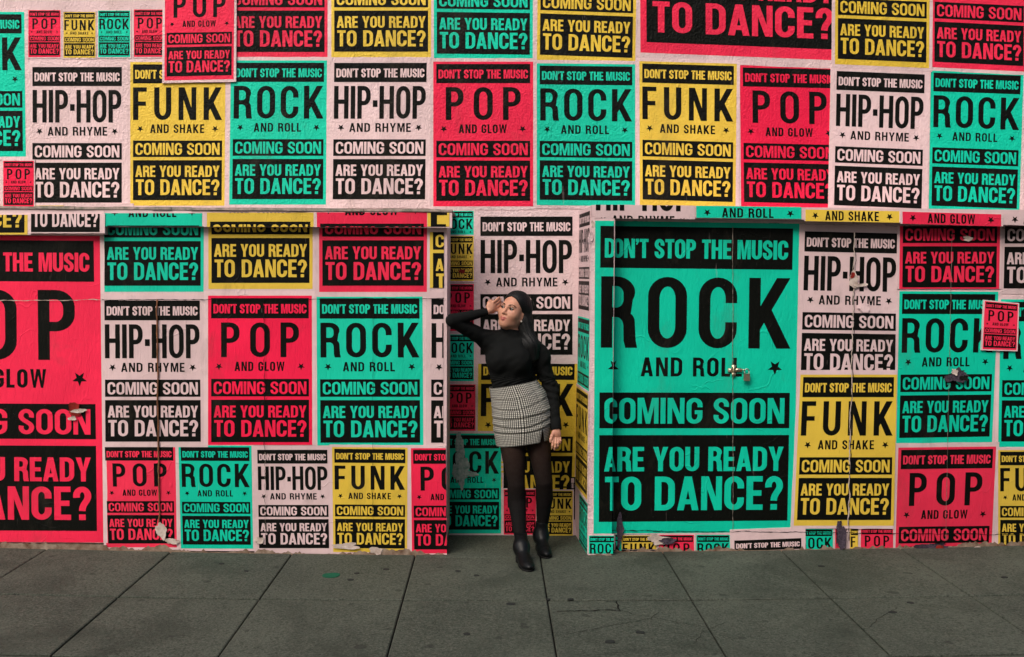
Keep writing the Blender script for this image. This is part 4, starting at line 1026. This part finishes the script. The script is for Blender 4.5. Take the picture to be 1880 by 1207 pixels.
# her right hand is raised to the temple
hd = np.array([.60, .64, .45]); hd /= np.linalg.norm(hd); hl = np.array([-.30, -.30, .90]); hl -= hd*(hl@hd); hl /= np.linalg.norm(hl); hn = np.cross(hd, hl)
WL = np.array(WRL); hp = lambda a, b, c: WL+hd*a+hl*b+hn*c
handL = [cap(WL, hp(.030, 0, 0), .016, .021, .02), ell(hp(.045, 0, 0), (.036, .034, .0135), .02, np.stack([hd, hl, hn], 1))]
for bb, L in ((-.029, .054), (-.010, .067), (.010, .072), (.029, .064)):
    handL += chain([hp(.066, bb, .002), hp(.070+L*.45, bb*1.0, .004), hp(.070+L*.78, bb*.95, .000), hp(.070+L, bb*.9, -.006)], .0086, .0064, .003)
handL += chain([hp(.018, .022, -.006), hp(.044, .034, -.012), hp(.064, .035, -.017), hp(.080, .031, -.022)], .0115, .0078, .010)
HIL, KNL, CAL, ANL = (.112, .112, .80), (.146, .022, .415), (.151, .030, .315), (.172, -.095, .105)
HIR, KNR, CAR, ANR = (.262, .130, .80), (.320, .062, .425), (.325, .088, .325), (.312, .105, .125)
legs = lambda g: [cap(HIL, KNL, .098+g, .053+g, .03), cap(KNL, CAL, .054+g, .056+g, .006), cap(CAL, ANL, .056+g, .034+g, .006),
                  cap(HIR, KNR, .094+g, .052+g, .03), cap(KNR, CAR, .053+g, .053+g, .006), cap(CAR, ANR, .053+g, .033+g, .006)]
feet = [cap(ANL, (.174, -.105, .045), .030, .024, .006), cap((.174, -.105, .045), (.200, -.25, .020), .022, .012, .006), cap(ANR, (.312, .098, .045), .030, .024, .006), cap((.312, .098, .045), (.325, .0, .020), .022, .012, .006)]
body = union(torso(-.008)+[headp]+neck+armL(-.006)+armR(-.006)+handL+handR+legs(-.004)+feet)
V, F = surf(body, (-.32, -.36, -.02), (.50, .30, 1.66), .0034)
ql = ((V-HO)@HR)/HS
lipd = np.min(np.stack([np.linalg.norm((ql-np.array(c))/np.array(r), axis=1) for c, r in (((-.009, -.096, -.0625), (.0145, .012, .0062)), ((.009, -.096, -.0625), (.0145, .012, .0062)), ((0, -.097, -.0735), (.0165, .012, .0072)))]), 0)
bo = np_obj('body', V, F, M['skin'], person)
def fattr(o, nm, val):
    a = o.data.attributes.new(nm, 'FLOAT', 'POINT'); a.data.foreach_set('value', val.astype(np.float32))
fattr(bo, 'lip', np.clip((1.12-lipd)/.24, 0, 1))
shd = np.min(np.stack([np.linalg.norm((ql-np.array((sx*.032, -.088, .0045)))/np.array((.020, .02, .0075)), axis=1) for sx in (-1, 1)]), 0)
fattr(bo, 'eyeshadow', np.clip((1.2-shd)/.6, 0, 1))
# eyes, brows, lashes
for sx in (-1, 1):
    c = np.array((sx*.031, -.0755, -.001))
    bm = bmesh.new(); bmesh.ops.create_uvsphere(bm, u_segments=24, v_segments=16, radius=1.0)
    V = np.array([v.co[:] for v in bm.verts]); Fc = [tuple(v.index for v in f.verts) for f in bm.faces]; bm.free()
    look = np.array([-.30, -.95, -.08]); look /= np.linalg.norm(look)
    mi = [1 if (V[list(f)].mean(0)/np.linalg.norm(V[list(f)].mean(0)))@look > .80 else 0 for f in Fc]
    pts = [hw(v*.0128+c) for v in V]
    mesh_obj('eye', [Vector(p) for p in pts], Fc, [M['eye_white'], M['iris']], person, mi, True)
    b = MB(); b.tube([hw(p) for p in ((sx*.013, -.0935, .0185), (sx*.022, -.0925, .0215), (sx*.034, -.0868, .0245), (sx*.045, -.0775, .0225), (sx*.053, -.0665, .0165))], [.0028, .0040, .0040, .0030, .0015], 8)
    b.build('eyebrow', M['brow'], person, True)
    b = MB(); b.tube([hw(p) for p in ((sx*.0180, -.0850, -.0020), (sx*.0235, -.0895, .0016), (sx*.031, -.0915, .0030), (sx*.0385, -.0890, .0020), (sx*.0475, -.0810, .0000))], [.0012, .0022, .0028, .0028, .0016], 8)
    b.build('eyelashes', M['brow'], person, True)
b = MB(); e = hw((.0775, -.006, -.0560))
bm = bmesh.new(); bmesh.ops.create_uvsphere(bm, u_segments=16, v_segments=10, radius=.0062)
mesh_obj('earring', [Vector(v.co)+Vector(e) for v in bm.verts], [tuple(v.index for v in f.verts) for f in bm.faces], M['pearl'], person, None, True); bm.free()

# hair
shell = [ell((0, .024, .043), (.082, .102, .086), .03), ell((.012, .070, -.045), (.074, .058, .11), .03),
         cap((.060, .040, .02), (.066, .052, -.085), .034, .036, .04), cap((-.055, .05, .02), (-.050, .066, -.09), .030, .026, .04)]
open_ = ell((.000, -.118, -.035), (.0885, .137, .121), .02)
tail = [cap(hw((.066, .050, -.06)), (.222, .085, 1.285), .036, .034, .05), cap(hw((.045, .070, -.06)), (.195, .110, 1.270), .036, .036, .05),
        cap(hw((.074, .045, -.06)), (.245, .075, 1.270), .028, .026, .05), cap((.222, .085, 1.285), (.236, .060, 1.190), .034, .014, .05), cap((.195, .105, 1.27), (.205, .062, 1.195), .034, .012, .05), cap((.245, .075, 1.27), (.262, .066, 1.205), .026, .012, .05),
        cap(hw((-.050, .066, -.06)), (.048, .165, 1.335), .026, .020, .04)]
def hair_f(p):
    q = ((p-HO)@HR)/HS
    d = union(shell)(q)*HS; e = -open_[0](q)*HS
    h = np.maximum(.010-np.abs(d-e), 0)/.010; d = np.maximum(d, e)+h*h*.010*.25
    d = smin(d, union(tail)(p), .03)
    a = np.arctan2(q[:, 0]-.004, q[:, 1]+.02+.35*np.minimum(q[:, 2], 0))
    d = d+(.0005+.0012*np.clip(-q[:, 2]/.08, 0, 1))*(np.sin(a*34+8*np.sin(q[:, 2]*9))+.6*np.sin(a*71+3))+.0022*np.exp(-((q[:, 0]+.006)/.004)**2)*(q[:, 2] > .06)
    return d*.85
V, F = surf(hair_f, (-.03, -.05, 1.17), (.36, .34, 1.66), .003); np_obj('hair', V, F, M['hair'], person)

# a few loose strands along the curtain of hair and over the temple
rr = random.Random(11)
for k in range(9):
    a = hw((.055+rr.uniform(-.02, .03), .035+rr.uniform(-.02, .03), -.02)); e = np.array((.205+.065*rr.random(), .062+.02*rr.random(), 1.20-.06*rr.random())); mid = (a+e)/2+np.array((rr.uniform(.0, .026), -.018, rr.uniform(-.01, .02)))
    b = MB(); b.tube([a*(1-t)**2+2*mid*t*(1-t)+e*t*t for t in [q/10 for q in range(11)]], [.0022*(1-.7*q/10) for q in range(11)], 6); b.build('hair_strand', M['hair'], person, True)
# sweater
def folds(p):
    x, y, z = p[:, 0], p[:, 1], p[:, 2]
    n = .0022*np.sin(z*48+26*x+3.1*np.sin(x*19+1)+2*np.sin(y*23))*np.sin(x*13-z*17+1.0)
    n += .0015*np.sin(z*95-70*x+4*np.sin(y*30+z*12))*np.sin(z*14+x*31)
    # creases fanning out from the raised armpit, the inner elbows and the waistband
    r1 = np.hypot(x+.055, z-1.245); n += .0030*np.sin(7*np.arctan2(z-1.245, x+.055)+r1*20)*np.exp(-(r1/.10)**2)*np.clip(r1/.06-.3, 0, 1)
    r2 = np.hypot(x-.365, z-1.01); n += .0035*np.sin((z-1.01)*150+40*(x-.36))*np.exp(-(r2/.09)**2)
    n += .0022*np.sin(x*120+30*np.sin(z*20))*np.exp(-((z-1.05)/.05)**2)
    return n
wl, el_ = np.array(WRL), np.array(ELL); wr, er = np.array(WRR), np.array(ELR)
aL, aR = armL(.006), armR(.009)
aL[1] = cut(aL[1], wl-.004*(wl-el_)/np.linalg.norm(wl-el_), wl-el_); aR[1] = cut(aR[1], wr+.010*(wr-er)/np.linalg.norm(wr-er), wr-er)
collar = [cut(cap((.119, .133, 1.315), (.107, .100, 1.42), .061, .055, .02), (.107, .10, 1.371), (.10, .12, 1.0))]
puff = [ell((.300, .135, 1.198), (.056, .060, .066), .03)]
sw0 = union(torso(.004)+aL+aR+collar+puff)
def sweater(p):
    d = sw0(p)+folds(p)*np.clip((1.40-p[:, 2])/.05, 0, 1)
    pl = np.where((p[:, 0] > .02) & (p[:, 0] < .30), .985-p[:, 2], -1.0)
    return np.maximum(d, pl)*.9
V, F = surf(sweater, (-.34, -.12, .72), (.50, .30, 1.56), .004); np_obj('sweater', V, F, M['sweater'], person)
# tights
tg0 = union(legs(.0005))
tg = lambda p: np.maximum(tg0(p), np.maximum(p[:, 2]-.78, .07-p[:, 2]))
V, F = surf(tg, (-.02, -.20, .04), (.42, .26, .82), .004); np_obj('tights', V, F, M['tights'], person)

# skirt: an open tube that overlaps at the slit
def skirt():
    L = [(0, -.021, 1.008), (.2, -.012, .938), (.45, -.004, .860), (.7, .006, .758), (1, .026, .646)]
    Rr = [(0, .268, 1.060), (.2, .322, .988), (.45, .358, .888), (.7, .366, .794), (1, .348, .690)]
    dep = [(0, .108), (.2, .122), (.45, .132), (.7, .132), (1, .128)]
    ip = lambda T, t, i: float(np.interp(t, [a[0] for a in T], [a[i] for a in T]))
    nu, nv = 220, 110; V = []; UV = []; s0 = -R_(52)                      # seam angle: front, towards her left
    for j in range(nv+1):
        t = j/nv; xl, zl, xr, zr, dp = ip(L, t, 1), ip(L, t, 2), ip(Rr, t, 1), ip(Rr, t, 2), ip(dep, t, 1)
        cx, cz, hx = (xl+xr)/2, (zl+zr)/2, (xr-xl)/2; sl = (zr-zl)/(xr-xl)
        op = R_(15)*max(0, (t-.76)/.24)
        for i in range(nu+1):
            f = i/nu; th = s0+op*.85+(2*math.pi-op)*f
            c, s = math.cos(th), math.sin(th); e = .86
            x = hx*math.copysign(abs(c)**e, c); y = dp*math.copysign(abs(s)**e, s)
            front = max(0, -s); xx = x/hx
            w = 0
            for tc, am, wd, ph in ((.30, .0045, .022, .3), (.46, .0075, .024, -.2), (.60, .0075, .022, .1), (.70, .0085, .024, 0), (.13, .003, .02, .2)):
                sag = tc+.045*(1-xx*xx)-.035*xx+.012*math.sin(3*xx+ph*9)
                u = (t-sag)/wd; w += am*(math.exp(-u*u)-1.1*math.exp(-(u-1.5)**2))
            w *= (front**.5)*.42+.12
            w += .0016*math.sin(9*th+5*t)
            k = 1+w/max(hx*.8, .05)
            sagz = -.012*front*math.sin(math.pi*min(1, t*1.0))*(1-xx*xx)
            V.append((cx+x*k, .113+y*k, cz+sl*x+sagz)); UV.append((f*.94, t*.33))
    V = np.array(V); F = []
    for j in range(nv):
        for i in range(nu):
            a = j*(nu+1)+i; F.append((a, a+nu+1, a+nu+2, a+1))
    F = np.array(F); o = np_obj('skirt', V, F, M['skirt'], person)
    uvl = o.data.uv_layers.new(name='weave'); UV = np.array(UV, np.float32)
    li = np.empty(len(o.data.loops), np.int32); o.data.loops.foreach_get('vertex_index', li)
    uvl.data.foreach_set('uv', UV[li].ravel())
    md = o.modifiers.new('thickness', 'SOLIDIFY'); md.thickness = .003; md.offset = 1
skirt()

# boots
def boot(ank, heel, toe, gx):
    """ank: shaft top centre; heel and toe on the ground"""
    zg = gz(gx); H, T = np.array([*heel, zg]), np.array([*toe, zg]); d = T-H; L = np.linalg.norm(d); d /= L; n = np.array([d[1], -d[0], 0])
    at_ = lambda a, b, c: H+d*(a*L)+n*b+np.array([0, 0, c])
    A = np.array(ank)
    foot = [cap(A+np.array([0, 0, .05]), at_(.21, 0, .105), .040, .040, .02), cap(at_(.21, 0, .105), at_(.17, 0, .068), .040, .034, .03),
            cap(at_(.23, 0, .088), at_(.60, 0, .040), .039, .032, .04), ell(at_(.74, 0, .026), (.037, .074, .028), .03, np.stack([n, d, [0, 0, 1]], 1)),
            cap(at_(.50, 0, .036), at_(.78, 0, .022), .034, .028, .03)]
    sl = lambda p: zg+.010+.036*np.clip(1-((p-H)@d/L-.06)/.55, 0, 1)
    f0 = union(foot)
    up = lambda p: np.maximum(np.maximum(f0(p), sl(p)-p[:, 2]), p[:, 2]-A[2]-.040)*.9
    c = (H+T)/2; V, F = surf(up, (min(H[0], T[0], A[0])-.08, min(H[1], T[1])-.06, zg-.01), (max(H[0], T[0], A[0])+.08, max(H[1], T[1], A[1])+.08, A[2]+.06), .003)
    o = np_obj('boot', V, F, M['leather'], person)
    def under(p):
        q = p.copy(); q[:, 2] = sl(p)+.004; return f0(q)-.001
    so = lambda p: np.maximum(under(p), np.maximum(p[:, 2]-sl(p)-.001, sl(p)-.010-p[:, 2]))*.9
    lo, hi = (min(H[0], T[0])-.08, min(H[1], T[1])-.06, zg-.012), (max(H[0], T[0])+.08, max(H[1], T[1])+.06, zg+.09)
    V, F = surf(so, lo, hi, .003, 1); s_ = np_obj('sole', V, F, M['sole'], person); s_.parent = o
    V0 = lambda p: np.maximum(under(p), (p-H)@d-.30*L)
    he = lambda p: np.maximum(V0(p), np.maximum(p[:, 2]-sl(p)+.009, zg+.001-p[:, 2]))*.9
    V, F = surf(he, lo, hi, .003, 1); h_ = np_obj('heel', V, F, M['sole'], person); h_.parent = o
    for q in (s_, h_): q.location = (0, 0, 0)
boot((.172, -.098, .105), (.163, -.125), (.222, -.375), .19)
boot((.312, .102, .128), (.297, .150), (.336, -.085), .32)
